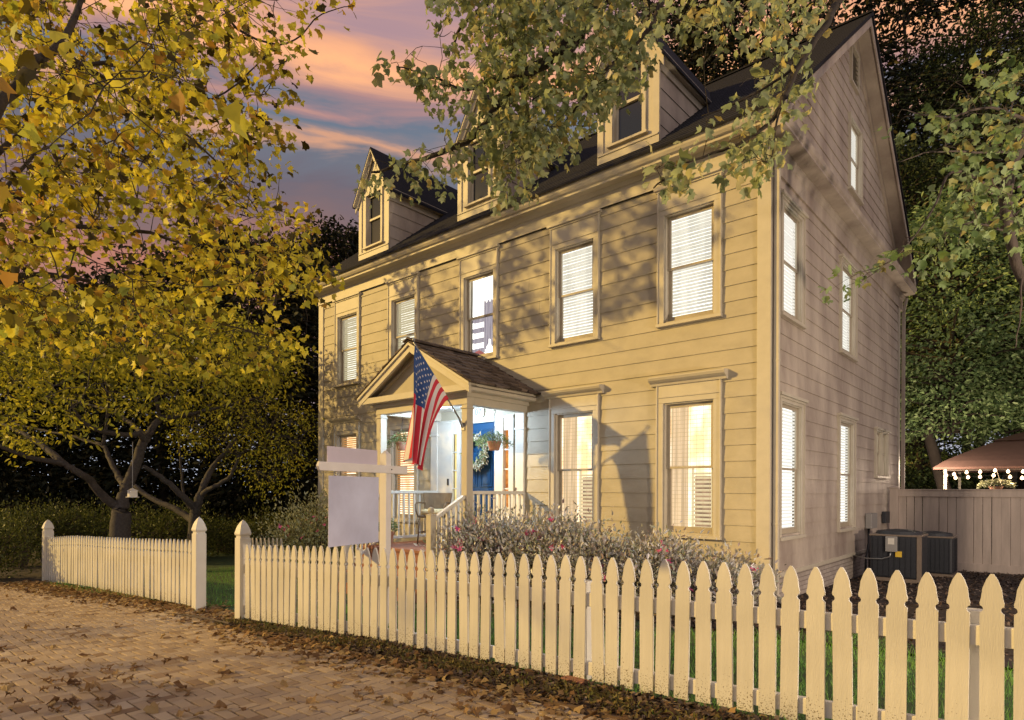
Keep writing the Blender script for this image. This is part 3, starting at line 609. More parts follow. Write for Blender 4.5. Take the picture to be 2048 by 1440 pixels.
# ------------------------------------------------------------------ porch (parts of the house)
PC = -5.44; PX0, PX1 = -6.63, -4.24; PY = -1.50; ZF = -1.0
def porch():
    f = MB(); f.box(PX0 - .12, PX1 + .10, -1.72, .0, -1.9, ZF - .06); f.box(PX0 - .15, PX1 + .13, -1.76, .0, ZF - .06, ZF)
    f.box(PX0 + .1, PX1 + .02, -2.08, -1.76, -1.9, ZF - .20); f.box(PX0 + .1, PX1 + .02, -2.40, -2.08, -1.9, ZF - .40)
    f.build('porch_floor', M['redbrick'], house, bevel=.01)
    for x in (PX0, PX1 - .13):
        p = MB(); p.box(x, x + .13, PY, PY + .14, ZF, 1.41); p.box(x - .015, x + .145, PY - .015, PY + .155, 1.33, 1.36); p.build('porch_post', M['trim'], house, bevel=.006)
    for x in (-6.76, -4.47):
        p = MB(); p.box(x, x + .20, -.055, .0, ZF, 1.41); p.box(x - .02, x + .22, -.07, .0, 1.10, 1.14); p.build('pilaster', M['white'], house, bevel=.005)
    b = MB(); z0, z1 = 1.40, 1.60
    b.box(PX0 - .01, PX1 + .01, PY - .01, PY + .15, z0, z1); b.box(PX0 - .01, PX0 + .14, PY + .15, .0, z0, z1); b.box(PX1 - .14, PX1 + .01, PY + .15, .0, z0, z1)
    b.build('porch_beam', M['trim'], house, bevel=.005)
    c = MB(); c.add([(PX0 + .1, PY + .1, 1.578), (PX1 - .1, PY + .1, 1.578), (PX1 - .1, 0, 1.578), (PX0 + .1, 0, 1.578)], [(0, 1, 2, 3)]); c.build('porch_ceiling', M['white'], house)
    # pediment
    hw = 1.42; za = 1.72; zp = 2.53; s = (zp - za) / hw; yf = PY - .20; t = MB()
    t.add([(PC - hw + .1, PY, 1.60), (PC + hw - .1, PY, 1.60), (PC + hw - .1, PY, 1.66), (PC, PY, zp - .05), (PC - hw + .1, PY, 1.66)], [(0, 1, 2, 3, 4)])
    t.build('pediment', M['siding'], house)
    t = MB(); t.box(PC - hw + .03, PC + hw - .03, yf + .03, -.0, 1.585, 1.61); t.box(PC - hw, PC + hw, yf, yf + .03, 1.585, 1.69); t.box(PC - hw, PC + hw, yf + .03, PY + .0, 1.66, 1.675)
    t.box(PC - hw, PC - hw + .03, yf + .03, 0, 1.59, 1.70); t.box(PC + hw - .03, PC + hw, yf + .03, 0, 1.59, 1.70); t.box(PX0 - .05, PX1 + .05, PY - .05, PY - .01, 1.52, 1.585); t.box(PX1 + .01, PX1 + .05, PY - .01, 0, 1.52, 1.585); t.box(PX0 - .05, PX0 - .01, PY - .01, 0, 1.52, 1.585)
    for sg in (-1, 1):
        a = Vector((PC, yf - .01, zp - .02)); e = Vector((PC + sg * (hw + .03), yf - .01, za - .04)); k = Vector((0, 0, -.14)); t.poly([a, e, e + k, a + k], (0, .05, 0))
        a = Vector((PC, yf - .04, zp + .005)); e = Vector((PC + sg * (hw + .05), yf - .04, za - .02)); k = Vector((0, 0, -.05)); t.poly([a, e, e + k, a + k], (0, .06, 0))
        a = Vector((PC, PY - .03, zp - .16)); e = Vector((PC + sg * (hw - .18), PY - .03, za - .03)); k = Vector((0, 0, -.05)); t.poly([a, e, e + k, a + k], (0, .04, 0))
        a = Vector((PC, yf + .03, zp - .04)); e = Vector((PC + sg * hw, yf + .03, za - .06)); k = Vector((0, 0, -.02)); t.poly([a, e, e + k, a + k], (0, -yf - .03, 0))
    t.build('porch_cornice', M['trim'], house, bevel=.003)
    # wood shake roof
    r = MB(); L = math.hypot(hw + .08, (hw + .08) * s); ux = (hw + .08) / L; uz = -s * (hw + .08) / L
    for sg in (-1, 1):
        rows = 9; ex = L / rows
        for i in range(rows):
            y = yf - .05
            while y < -.01:
                w = random.uniform(.09, .2); y1 = min(y + w - .006, 0.0); d0 = max(0, i * ex - .05); d1 = (i + 1) * ex + random.uniform(-.02, .035) + (.0 if i < rows - 1 else 0)
                h0 = .008; h1 = .034 + random.uniform(-.004, .008); nx, nz = -uz, ux
                r.rc = random.random()
                P = lambda d, h, yy: (PC + sg * (ux * d + nx * h), yy, zp + .02 + uz * d + nz * h)
                r.add([P(d0, h0 - .006, y), P(d0, h0 - .006, y1), P(d1, .0, y1), P(d1, .0, y), P(d0, h0, y), P(d0, h0, y1), P(d1, h1, y1), P(d1, h1, y)],
                      [(0, 3, 2, 1), (4, 5, 6, 7), (0, 4, 7, 3), (1, 2, 6, 5), (3, 7, 6, 2)]); y += w
    for i in range(12):
        y = yf - .06 + i * .145
        for sg in (-1, 1): r.rc = random.random(); r.obox((PC + sg * .05, y, zp + .05), (PC + sg * .05, min(y + .19, -.005), zp + .045), .15, .018, (sg * .45, 0, 1))
    r.build('porch_roof', M['shake'], house)
    und = MB()
    for sg in (-1, 1): und.add([(PC, yf - .03, zp), (PC + sg * (hw + .06), yf - .03, za - .03), (PC + sg * (hw + .06), 0, za - .03), (PC, 0, zp)], [(0, 1, 2, 3)])
    und.build('roof_deck', M['sash'], house)
    # porch rails
    for x in (PX0 + .065, PX1 - .065):
        q = MB(); q.box(x - .035, x + .035, PY + .14, -.055, -.055, 0.0); q.box(x - .022, x + .022, PY + .14, -.055, ZF + .09, ZF + .14)
        n = 10
        for i in range(n): y = PY + .14 + (1.305) * (i + .5) / n; q.box(x - .018, x + .018, y - .018, y + .018, ZF + .12, -.05)
        q.build('railing', M['white'], house, bevel=.003)
        n_ = MB(); yn = -2.20; n_.box(x - .055, x + .055, yn - .055, yn + .055, -1.72, -.38); n_.box(x - .06, x + .06, yn - .06, yn + .06, -.382, -.365)
        n_.lathe([(.02, -.365), (.022, -.345), (.04, -.335), (.048, -.315), (.05, -.30), (.045, -.275), (.03, -.258), (.005, -.25)], (x, yn, 0), 14); n_.build('newel_post', M['trim'], house, bevel=.004)
        h = MB(); h.obox((x, PY, -.09), (x, yn + .05, -.44), .065, .055); h.obox((x, PY, -.93), (x, yn + .05, -1.30), .045, .045)
        for i in range(6): t_ = (i + .6) / 6.4; y = PY + (yn + .05 - PY) * t_; h.box(x - .018, x + .018, y - .018, y + .018, -.93 - .37 * t_, -.10 - .35 * t_)
        h.build('stair_rail', M['white'], house, bevel=.003)
    # door set: frame, sidelights, door
    fr = MB(TF); fr.box(-6.57, -6.14, -.02, .04, -.95, 1.34); fr.box(-4.645, -4.53, -.02, .04, -.95, 1.34); fr.box(-6.57, -4.53, -.02, .05, 1.34, 1.375); fr.box(-6.60, -4.50, -.02, .07, 1.375, 1.392)
    fr.box(-6.0, -5.91, -.08, .035, -.80, 1.34); fr.box(-5.0, -4.79, -.08, .035, -.80, 1.34); fr.box(-4.80, -4.79 + .01, -.05, .045, -.8, 1.34); fr.box(-6.0, -5.99, -.05, .045, -.8, 1.34)
    fr.box(-5.91, -5.0, -.08, .03, 1.30, 1.34); fr.box(-6.6, -4.5, -.1, .14, -1.0, -.80)
    for x0, x1 in ((-6.14, -6.0), (-4.79, -4.645)):
        fr.box(x0, x1, -.05, .02, -.80, -.30); fr.box(x0, x1, -.05, .02, 1.12, 1.34)
        for z in (.03, .39, .75): fr.box(x0, x1, -.045, .012, z, z + .025)
    fr.build('door_frame', M['white'], house, bevel=.003)
    d = MB(TF); d.box(-5.91, -5.0, -.075, -.035, -.80, 1.30)
    for (x0, x1) in ((-5.80, -5.50), (-5.41, -5.11)):
        for (z0, z1) in ((-.70, -.05), (.08, .78), (.90, 1.18)):
            d.box(x0, x0 + .02, -.035, -.02, z0, z1); d.box(x1 - .02, x1, -.035, -.02, z0, z1); d.box(x0 + .02, x1 - .02, -.035, -.02, z0, z0 + .02); d.box(x0 + .02, x1 - .02, -.035, -.02, z1 - .02, z1); d.box(x0 + .05, x1 - .05, -.035, -.026, z0 + .05, z1 - .05)
    dd = d.build('door', M['door'], house, bevel=.003)
    k = MB(); k.lathe([(.012, 0), (.012, .02), (.03, .03), (.034, .05), (.02, .065), (.002, .07)], (0, 0, 0), 14); k.v = [(-5.84 + x, -.0 + .035 - z, .10 + y) for x, y, z in k.v]; k.build('door_knob', M['metal'], dd, smooth=True)
    for x0, x1, mm in ((-6.14, -6.0, emat('sidelight_glow', (1, .78, .30), 1.1, .2, 5)), (-4.79, -4.645, emat('sidelight_amber', (1, .40, .10), .85, .6, 4, (.55, .16, .03), (1, 1, 2)))):
        g = MB(TF); g.add([(x0, -.04, -.3), (x1, -.04, -.3), (x1, -.04, 1.12), (x0, -.04, 1.12)], [(0, 1, 2, 3)]); g.build('sidelight', mm, house)
    b = MB(TF); b.box(-6.265, -6.225, .04, .06, .11, .24); b.box(-6.255, -6.235, .06, .066, .19, .22); b.build('doorbell', M['black'], house, bevel=.004)
    l = MB(); l.lathe([(.13, 1.58), (.14, 1.56), (.135, 1.535), (.10, 1.51), (.05, 1.495), (.004, 1.49)], (-5.30, -.95, 0), 24); o = l.build('porch_light', M['lampw'], house, smooth=True)
    pl = bpy.data.lights.new('porch_bulb', 'POINT'); pl.energy = 120; pl.color = (.58, .78, 1); pl.shadow_soft_size = .10; po = bpy.data.objects.new('porch_bulb', pl); COL.objects.link(po); po.location = (-5.30, -1.0, 1.36)
porch()
def downspouts():
    for (x, y, z0, z1, top) in ((.045, .055, gz(0, 0) + .15, 4.55, 4.80), (.05, DEP + .07, gz(0, 8) + .2, 4.3, 4.62)):
        b = MB(); b.box(x, x + .075, y - .03, y + .03, z0, z1)
        for k in range(2): b.box(x - .002, x + .079, y - .034, y + .034, 1.75 - k * 2.2, 1.79 - k * 2.2)
        b.obox((x + .038, y, z1), (x + .10, y - .0, top), .06, .07, (0, 1, 0)); b.obox((x + .04, y, z0), (x + .17, y - .05, z0 - .10), .06, .07, (0, 1, 0))
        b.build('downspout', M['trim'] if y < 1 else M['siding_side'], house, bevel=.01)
downspouts()
# ------------------------------------------------------------------ number plaque, wreath, flag
def plaque():
    t = empty('house_number_plaque', (-5.42, -.03, 1.5), 'white scalloped house number plaque over the blue front door', 'number plaque')
    b = MB(TF); c = .03; x0, x1, z0, z1 = -5.62, -5.27, 1.50, 1.70
    b.v = []; q = [(x0 + c, z0), (x1 - c, z0), (x1 - c, z0 + c * .6), (x1, z0 + c), (x1, z1 - c), (x1 - c, z1 - c * .6), (x1 - c, z1), (x0 + c, z1), (x0 + c, z1 - c * .6), (x0, z1 - c), (x0, z0 + c), (x0 + c, z0 + c * .6)]
    z = -.098
    q = [(a, b_ + z) for a, b_ in q]
    n = len(q); b.add([(a, .02, h) for a, h in q] + [(a, .045, h) for a, h in q], [tuple(range(n)), tuple(range(2 * n - 1, n - 1, -1))] + [(i, i + n, (i + 1) % n + n, (i + 1) % n) for i in range(n)]); b.build('plate', M['white'], t, bevel=.003)
    cu = bpy.data.curves.new('number', 'FONT'); cu.body = '07'; cu.size = .17; cu.extrude = .002; cu.align_x = 'CENTER'; cu.align_y = 'CENTER'
    o = bpy.data.objects.new('numerals', cu); COL.objects.link(o); dg = bpy.context.evaluated_depsgraph_get(); me = bpy.data.meshes.new_from_object(o.evaluated_get(dg)); bpy.data.objects.remove(o)
    o = bpy.data.objects.new('numerals', me); COL.objects.link(o); me.materials.clear(); me.materials.append(M['ink']); o.rotation_euler = (R(90), 0, 0); o.location = (-5.415, -.050, 1.495); parent(o, t)
plaque()
def wreath():
    t = empty('door_wreath', (-5.46, -.06, .45), 'round dried flower wreath hanging on the blue front door', 'wreath')
    n = 620; a = rng.uniform(0, 2 * math.pi, n); rr = .25 + rng.normal(0, .035, n); P = np.stack([-5.46 + rr * np.cos(a), -.05 - rng.uniform(.0, .07, n), .74 + rr * np.sin(a)], 1)
    D = np.stack([np.cos(a + rng.normal(0, .8, n)), rng.uniform(-.9, .2, n), np.sin(a + rng.normal(0, .8, n))], 1)
    leaves('foliage', 'oval', P, D, rdir(n), rng.uniform(.04, .085, n), M['white_petal'], t)
    n = 220; a = rng.uniform(0, 2 * math.pi, n); rr = .24 + rng.normal(0, .04, n); P = np.stack([-5.46 + rr * np.cos(a), -.06 - rng.uniform(.0, .05, n), .74 + rr * np.sin(a)], 1)
    leaves('green_sprigs', 'oval', P, rdir(n), rdir(n), rng.uniform(.05, .1, n), M['basket_leaf'], t)
    b = MB(); b.tube([(-5.46 + .24 * math.cos(k * .3), -.035, .74 + .24 * math.sin(k * .3)) for k in range(22)], .02, 6); b.build('ring', M['bark'], t)
wreath()
def flag():
    tip = Vector((-4.34, -2.53, 2.225)); base = Vector((-4.33, -1.515, 1.08)); t = empty('flag', base, 'American flag hanging from a silver pole bracketed to the right porch post', 'flag')
    b = MB(); b.tube([base, tip], .013, 10); b.lathe([(.004, 0), (.02, .01), (.026, .03), (.018, .05), (.003, .056)], tuple(tip), 12); b.build('flagpole', M['metal'], t, smooth=True)
    b = MB(); b.box(-4.37, -4.29, -1.515, -1.50, .98, 1.10); b.tube([(-4.33, -1.51, 1.03), base + (tip - base) * .07], .02, 10); b.build('bracket', M['metal'], t)
    # cloth: hoist lies along the pole, fly hangs down and gathers toward the tip side
    ns, nt_ = 39, 60; H0 = tip + (base - tip) * .03; H1 = tip + (base - tip) * .68; E0 = Vector((-4.40, -2.62, .50)); E1 = Vector((-4.30, -2.36, .30))
    def C(s, q):
        top = H0.lerp(H1, s); end = E0.lerp(E1, s); e = q ** 1.0
        x = top.x + (end.x - top.x) * q; z = top.z + (end.z - top.z) * q
        g = q ** .62; y = top.y + (end.y - top.y) * g
        w = .018 + .085 * q; ph = s * 17 + 1.6 * q
        x += w * math.sin(ph) * min(1, q * 4) + .03 * math.sin(3 * q + 2 * s); y += .03 * math.sin(ph * .7 + 1) * q; z -= .03 * math.sin(6 * s) * q
        return Vector((x, y, z))
    V = [tuple(C(i / ns, j / nt_)) for j in range(nt_ + 1) for i in range(ns + 1)]; f = MB(); f.add(V, [])
    for j in range(nt_):
        for i in range(ns):
            st = int(i / 3); f.cur = 2 if (st < 7 and j / nt_ < .42) else (0 if st % 2 == 0 else 1)
            o = j * (ns + 1) + i; f.f.append((o, o + 1, o + ns + 2, o + ns + 1)); f.mi.append(f.cur)
    cl = f.build('cloth', [M['red'], M['fwhite'], M['blue']], t, smooth=True)
    st = MB()
    for row in range(9):
        for c in range(6 if row % 2 == 0 else 5):
            s = (7 / 13) * (row + 1) / 10; q = .42 * ((c * 2 + (1 if row % 2 == 0 else 2)) / 12)
            p = C(s, q); a = (C(s + .01, q) - p).normalized(); d = (C(s, q + .01) - p).normalized(); nn = a.cross(d).normalized()
            for sgn in (1, -1):
                pts = [tuple(p + nn * .0035 * sgn + (a * math.cos(k * math.pi / 5) + d * math.sin(k * math.pi / 5)) * (.021 if k % 2 == 0 else .009)) for k in range(10)]
                st.add(pts, [tuple(range(10))])
    st.build('stars', M['fwhite'], cl)
flag()
# ------------------------------------------------------------------ planters, pots, chair
def hang_planter(loc, label, seed_r, zhook):
    x, y, z = loc; t = empty('hanging_planter', (x, y, z - .13), label, 'hanging planter', 'hanging planters under the porch beam')
    b = MB(); b.lathe([(.075, -.13), (.085, -.125), (.118, .0), (.126, .0), (.126, .025), (.108, .02)], loc, 22); b.build('pot', M['terracotta'], t)
    h = MB()
    for k in range(3):
        a = k * 2.1; h.tube([(x + .12 * math.cos(a), y + .12 * math.sin(a), z + .02), (x, y, z + .30)], .0025, 5)
    h.tube([(x, y, z + .30), (x, y, zhook - .06), (x + .02, y, zhook - .02), (x + .03, y, zhook + .0), (x + .01, y, zhook + .02), (x - .015, y, zhook)], .005, 6); h.build('hanger', M['black'], t)
    n = 900; a = rng.uniform(0, 6.28, n); r = .30 * rng.random(n) ** .6; zz = z + .04 + .22 * rng.random(n) * (1 - r / .34) - np.maximum(0, r - .17) * rng.uniform(.2, 1.2, n)
    P = np.stack([x + r * np.cos(a), y + r * np.sin(a), zz], 1); D = np.stack([np.cos(a), np.sin(a), rng.uniform(-.7, .8, n)], 1)
    leaves('foliage', 'oval', P, D, rdir(n, 1), rng.uniform(.02, .045, n), M['basket_leaf'], t)
    s = MB()
    for k in range(26):
        a = random.uniform(0, 6.28); r = random.uniform(.1, .32); s.tube([(x, y, z), (x + .5 * r * math.cos(a), y + .5 * r * math.sin(a), z + .15), (x + r * math.cos(a), y + r * math.sin(a), z + random.uniform(-.1, .15))], .0022, 4, False)
    s.build('stems', M['hedge_leaf'], t)
hang_planter((-4.31, -.78, .82), 'terracotta hanging planter of trailing green leaves in front of the blue door', 1, 1.36)
hang_planter((-6.50, -1.0, .90), 'hanging planter of trailing greenery behind the flag at the left end of the porch', 2, 1.38)
def pot(loc, h, r, label, leafm, flowers=None, spread=.16):
    x, y, z = loc; t = empty('potted_plant', loc, label, 'potted plant', 'potted plants on the porch')
    b = MB(); b.lathe([(r * .68, 0), (r * .7, .01), (r * .93, h * .82), (r, h * .82), (r * 1.02, h), (r * .9, h), (r * .85, h - .03)], loc, 22); b.build('pot', M['terracotta'], t)
    n = 420; a = rng.uniform(0, 6.28, n); rr = spread * rng.random(n) ** .5; P = np.stack([x + rr * np.cos(a), y + rr * np.sin(a), z + h + rng.random(n) * .28 * (1 - rr / spread * .5)], 1)
    leaves('foliage', 'oval', P, np.stack([np.cos(a), np.sin(a), rng.uniform(0, 1, n)], 1), rdir(n, 1), rng.uniform(.025, .06, n), leafm, t)
    if flowers:
        n = 60; a = rng.uniform(0, 6.28, n); rr = spread * rng.random(n) ** .5; P = np.stack([x + rr * np.cos(a), y + rr * np.sin(a), z + h + .2 + rng.random(n) * .1], 1); leaves('blossoms', 'oval', P, rdir(n), rdir(n), rng.uniform(.02, .035, n), flowers, t)
pot((-6.32, -1.48, ZF), .25, .13, 'terracotta pot with pale flowers at the left front corner of the porch', M['basket_leaf'], M['white_petal'])
pot((-7.15, -1.35, gz(-7, -1) + .25), .28, .14, 'pot of grey green leaves just left of the porch steps', M['shrub_leaf'], M['white_petal'])
pot((-4.55, -1.2, ZF), .25, .12, 'small pot with reddish flowers beside the right porch rail', M['hedge_leaf'], M['pink'])
def chair():
    t = empty('porch_bar_chair', (-6.02, -.62, ZF), 'tall wicker bar chair with curved arms and cream cushion on the brick porch', 'chair', rz=R(28))
    k = dict(keep=False)
    b = MB(); b.lathe([(.20, .545), (.235, .56), (.245, .60), (.23, .64), (.15, .655), (.002, .655)], (0, 0, 0), 24); b.build('cushion', M['cushion'], t, smooth=True, **k)
    b = MB(); b.box(-.23, .23, -.22, .22, .49, .545); b.build('seat', M['wicker'], t, bevel=.02, **k)
    b = MB(); n = 12; V = []
    for j in range(2):
        for i in range(n + 1):
            a = -1.0 + 2.0 * i / n; rad = .27 + .02 * j; x = (.25 + .03 * j) * math.sin(a) / math.sin(1.0) ; y = .24 - .09 * (abs(a)) ** 2 + j * .05
            V.append((x, y, .66 + j * .30))
    for (dy) in (0,):
        b.add(V, [(i, i + 1, i + n + 2, i + n + 1) for i in range(n)])
    bk = b.build('backrest', M['wicker'], t, **k); so = bk.modifiers.new('thick', 'SOLIDIFY'); so.thickness = .03
    for sx in (-1, 1):
        b = MB(); b.tube([(sx * .23, -.2, .50), (sx * .27, -.22, .62), (sx * .29, -.20, .74), (sx * .285, -.10, .775), (sx * .27, .10, .77), (sx * .25, .2, .76)], .016, 8); b.build('arm', M['wicker'], t, smooth=True, **k)
        for sy in (-1, 1):
            b = MB(); b.tube([(sx * .21, sy * .2, .50), (sx * .235, sy * .225, 0)], [.018, .014], 8); b.build('leg', M['wicker'], t, smooth=True, **k)
    b = MB(); q = .222
    for (p0, p1) in (((-q, -q), (q, -q)), ((q, -q), (q, q)), ((q, q), (-q, q)), ((-q, q), (-q, -q))): b.tube([(*p0, .22), (*p1, .22)], .01, 6)
    b.build('foot_rest', M['wicker'], t, **k)
chair()
# ------------------------------------------------------------------ front picket fence
def fy(x): return -4.5 + .03 * x
def top_z(x): return interp(x, [(-14, -1.06), (-12, -.93), (-9.3, -.845), (-7, -.75), (-5.18, -.722), (-3.8, -.655), (-1.8, -.578), (.23, -.505), (2.7, -.430), (4, -.40)])
def picket_mesh(w=.106, h=.99, th=.02):
    # gothic head: pointed arch, round notches, straight board
    k = w / .106; half = w / 2; R_ = [(half, -h), (half, -.222), (half - .004, -.215)]
    for a in range(-75, 80, 25): R_.append((half + .006 - .021 * math.cos(R(a)), -.197 + .021 * math.sin(R(a))))
    R_ += [(half - .002, -.175), (half + .001, -.165), (half - .006, -.135), (half * .78, -.085), (half * .48, -.038), (half * .14, -.006)]
    prof = R_ + [(-x, z) for x, z in reversed(R_)]
    b = MB(); b.poly([(x, -th / 2, z) for x, z in prof], (0, th, 0)); return b
ang = math.atan(.03)
def fence_run(fence, xs, w, rails, first=None):
    first = first or picket_mesh(w).build('picket', M['picket'], None, bevel=.004)
    for i, x in enumerate(xs):
        o = first if i == 0 else first.copy()
        if i: COL.objects.link(o)
        o.location = (x, fy(x) - .0, top_z(x) + random.uniform(-.005, .005)); o.rotation_euler = (random.gauss(0, .006), random.gauss(0, .008), ang + random.gauss(0, .012)); parent(o, fence)
    for x0, x1 in rails:
        for dz0, dz1 in ((-.385, -.275), (-.93, -.825)):
            b = MB(); y0, y1 = fy(x0) + .014, fy(x1) + .014; z0, z1 = top_z(x0), top_z(x1)
            b.add([(x0, y0, z0 + dz0), (x1, y1, z1 + dz0), (x1, y1 + .04, z1 + dz0), (x0, y0 + .04, z0 + dz0), (x0, y0, z0 + dz1), (x1, y1, z1 + dz1), (x1, y1 + .04, z1 + dz1), (x0, y0 + .04, z0 + dz1)],
                  [(0, 3, 2, 1), (4, 5, 6, 7), (0, 1, 5, 4), (1, 2, 6, 5), (2, 3, 7, 6), (3, 0, 4, 7)]); b.build('rail', M['white'], fence, bevel=.004)
def big_post(fence, x, zt, zb, w=.15):
    b = MB(); h = w / 2; y = fy(x) + .03; zc = zt - .245
    b.box(x - h, x + h, y - h, y + h, zb - .15, zc); b.box(x - h * .86, x + h * .86, y - h * .86, y + h * .86, zc, zc + .035)
    rings = [(1.0, .035), (1.06, .05), (1.08, .062), (1.0, .085), (.86, .13), (.62, .18), (.32, .22), (.03, .245)]
    vs = []; fs = []
    for r, z in rings:
        for sx, sy in ((-1, -1), (1, -1), (1, 1), (-1, 1)): vs.append((x + sx * h * r, y + sy * h * r, zc + z))
    for i in range(len(rings) - 1):
        for k in range(4): fs.append((i * 4 + k, i * 4 + (k + 1) % 4, i * 4 + 4 + (k + 1) % 4, i * 4 + 4 + k))
    fs += [(3, 2, 1, 0), tuple(len(vs) - 4 + k for k in range(4))]; b.add(vs, fs)
    return b.build('gate_post', M['white'], fence, bevel=.006)
def small_post(fence, x):
    b = MB(); b.box(x - .045, x + .045, fy(x) + .058, fy(x) + .148, gz(x, -4.4) - .1, top_z(x) - .215); return b.build('post', M['white'], fence, bevel=.004)
def fences():
    f = empty('picket_fence', (-1.0, fy(-1), gz(-1, -4.5)), 'white gothic picket fence in the foreground running right from the gate opening', 'fence', 'white picket fences beside the gate')
    xs = []; x = 3.30
    while x > -5.25: xs.append(x); x -= interp(x, [(-5.2, .1395), (-2, .1435), (3, .1465)])
    fence_run(f, xs, .106, [(3.8, -5.3)]); big_post(f, -5.37, -.405, -1.75, .15)
    for x in (2.63, .07, -2.55): small_post(f, x)
    # brick under one post
    b = MB(); b.box(-.03, .19, -4.60, -4.50, -1.62, -1.49); o = b.build('loose_brick', M['redbrick'], None, bevel=.006); tag(o, 'loose red brick wedged under the foreground picket fence', 'brick')
    g = empty('picket_fence', (-10.3, fy(-10.3), gz(-10.3, -4.8)), 'white picket fence left of the gate opening with a spade topped post at each end', 'fence', 'white picket fences beside the gate')
    xs = []; x = -6.90
    while x > -14.0: xs.append(x); x -= .137
    fence_run(g, xs, .100, [(-6.75, -14.1)]); big_post(g, -6.67, -.405, -1.75, .15); big_post(g, -14.05, -.68, -2.0, .18)
    for x in (-9.3, -12.1): small_post(g, x)
    # short run of pickets further back, behind the shrubs
    h = empty('picket_fence', (-10.2, -1.9, gz(-10, -2)), 'short cream picket fence deep in the garden behind the flowering shrub', 'fence')
    first = picket_mesh(.09, 1.0).build('picket', M['trim'], None)
    for i in range(9):
        o = first if i == 0 else first.copy()
        if i: COL.objects.link(o)
        p = at(497 + i * 8.2, 1077, 13); o.location = (p.x, p.y, p.z); o.rotation_euler = (0, 0, ang); parent(o, h)
    a = at(492, 1077, 13); c = at(566, 1077, 13)
    for dz in (-.33, -.85):
        b = MB(); b.obox((a.x, a.y + .03, a.z + dz), (c.x, c.y + .03, c.z + dz), .04, .09); b.build('rail', M['trim'], h)
fences()
# ------------------------------------------------------------------ estate sign
def yard_sign():
    L_ = Vector((-2.81, -5.125, .25)); R_ = Vector((-3.197, -3.669, .25)); P = Vector((-3.112, -3.98, 0)); d = (R_ - L_).normalized(); nrm = Vector((-d.y, d.x, 0))
    if nrm.dot(CAM - P) < 0: nrm = -nrm
    t = empty('yard_sign', (P.x, P.y, gz(P.x, P.y)), 'blank lavender panel yard sign hanging from a white post and arm behind the picket fence', 'yard sign')
    b = MB(); w = .048
    def ring(c, z, r): return [(c.x + d.x * i * r + nrm.x * j * r, c.y + d.y * i * r + nrm.y * j * r, z) for i, j in ((-1, -1), (1, -1), (1, 1), (-1, 1))]
    b.add(ring(P, -1.8, w) + ring(P, .43, w) + ring(P, .485, .002), [(0, 1, 5, 4), (1, 2, 6, 5), (2, 3, 7, 6), (3, 0, 4, 7), (4, 5, 9, 8), (5, 6, 10, 9), (6, 7, 11, 10), (7, 4, 8, 11)]); b.build('post', M['signpost'], t, bevel=.003)
    b = MB(); o = nrm * .034
    a = L_ + o + nrm * .02; c = R_ + o + nrm * .02; u = d * .04
    b.poly([a + Vector((0, 0, 0)) - u * .6, a + Vector((0, 0, .046)), c + Vector((0, 0, .046)), c + Vector((0, 0, -.046)), a + Vector((0, 0, -.046))], nrm * .035); b.build('arm', M['signpost'], t, bevel=.003)
    q = lambda s: L_ + d * s + nrm * .05
    b = MB(); b.poly([q(.145) + Vector((0, 0, .045)), q(.97) + Vector((0, 0, .045)), q(.97) + Vector((0, 0, .215)), q(.145) + Vector((0, 0, .215))], nrm * -.006); b.build('rider_panel', M['rider'], t)
    b = MB(); b.poly([q(.17) + Vector((0, 0, -.85)), q(1.0) + Vector((0, 0, -.85)), q(1.0) + Vector((0, 0, .07 - .165)), q(.17) + Vector((0, 0, .07 - .165))], nrm * -.008); b.build('hanging_panel', M['sign'], t, bevel=.002)
    for s in (.27, .93):
        b = MB(); c = q(s)
        for z in (-.062, -.082): b.tube([tuple(c + d * (.012 * math.cos(k * .7)) + Vector((0, 0, z + .012 * math.sin(k * .7)))) for k in range(10)], .0028, 5)
        b.build('hook', M['metal'], t)
    b = MB(); c = P + nrm * .09 + Vector((0, 0, .25)); b.tube([tuple(c), tuple(c + nrm * .006)], .008, 8); b.build('bolt', M['black'], t)
yard_sign()
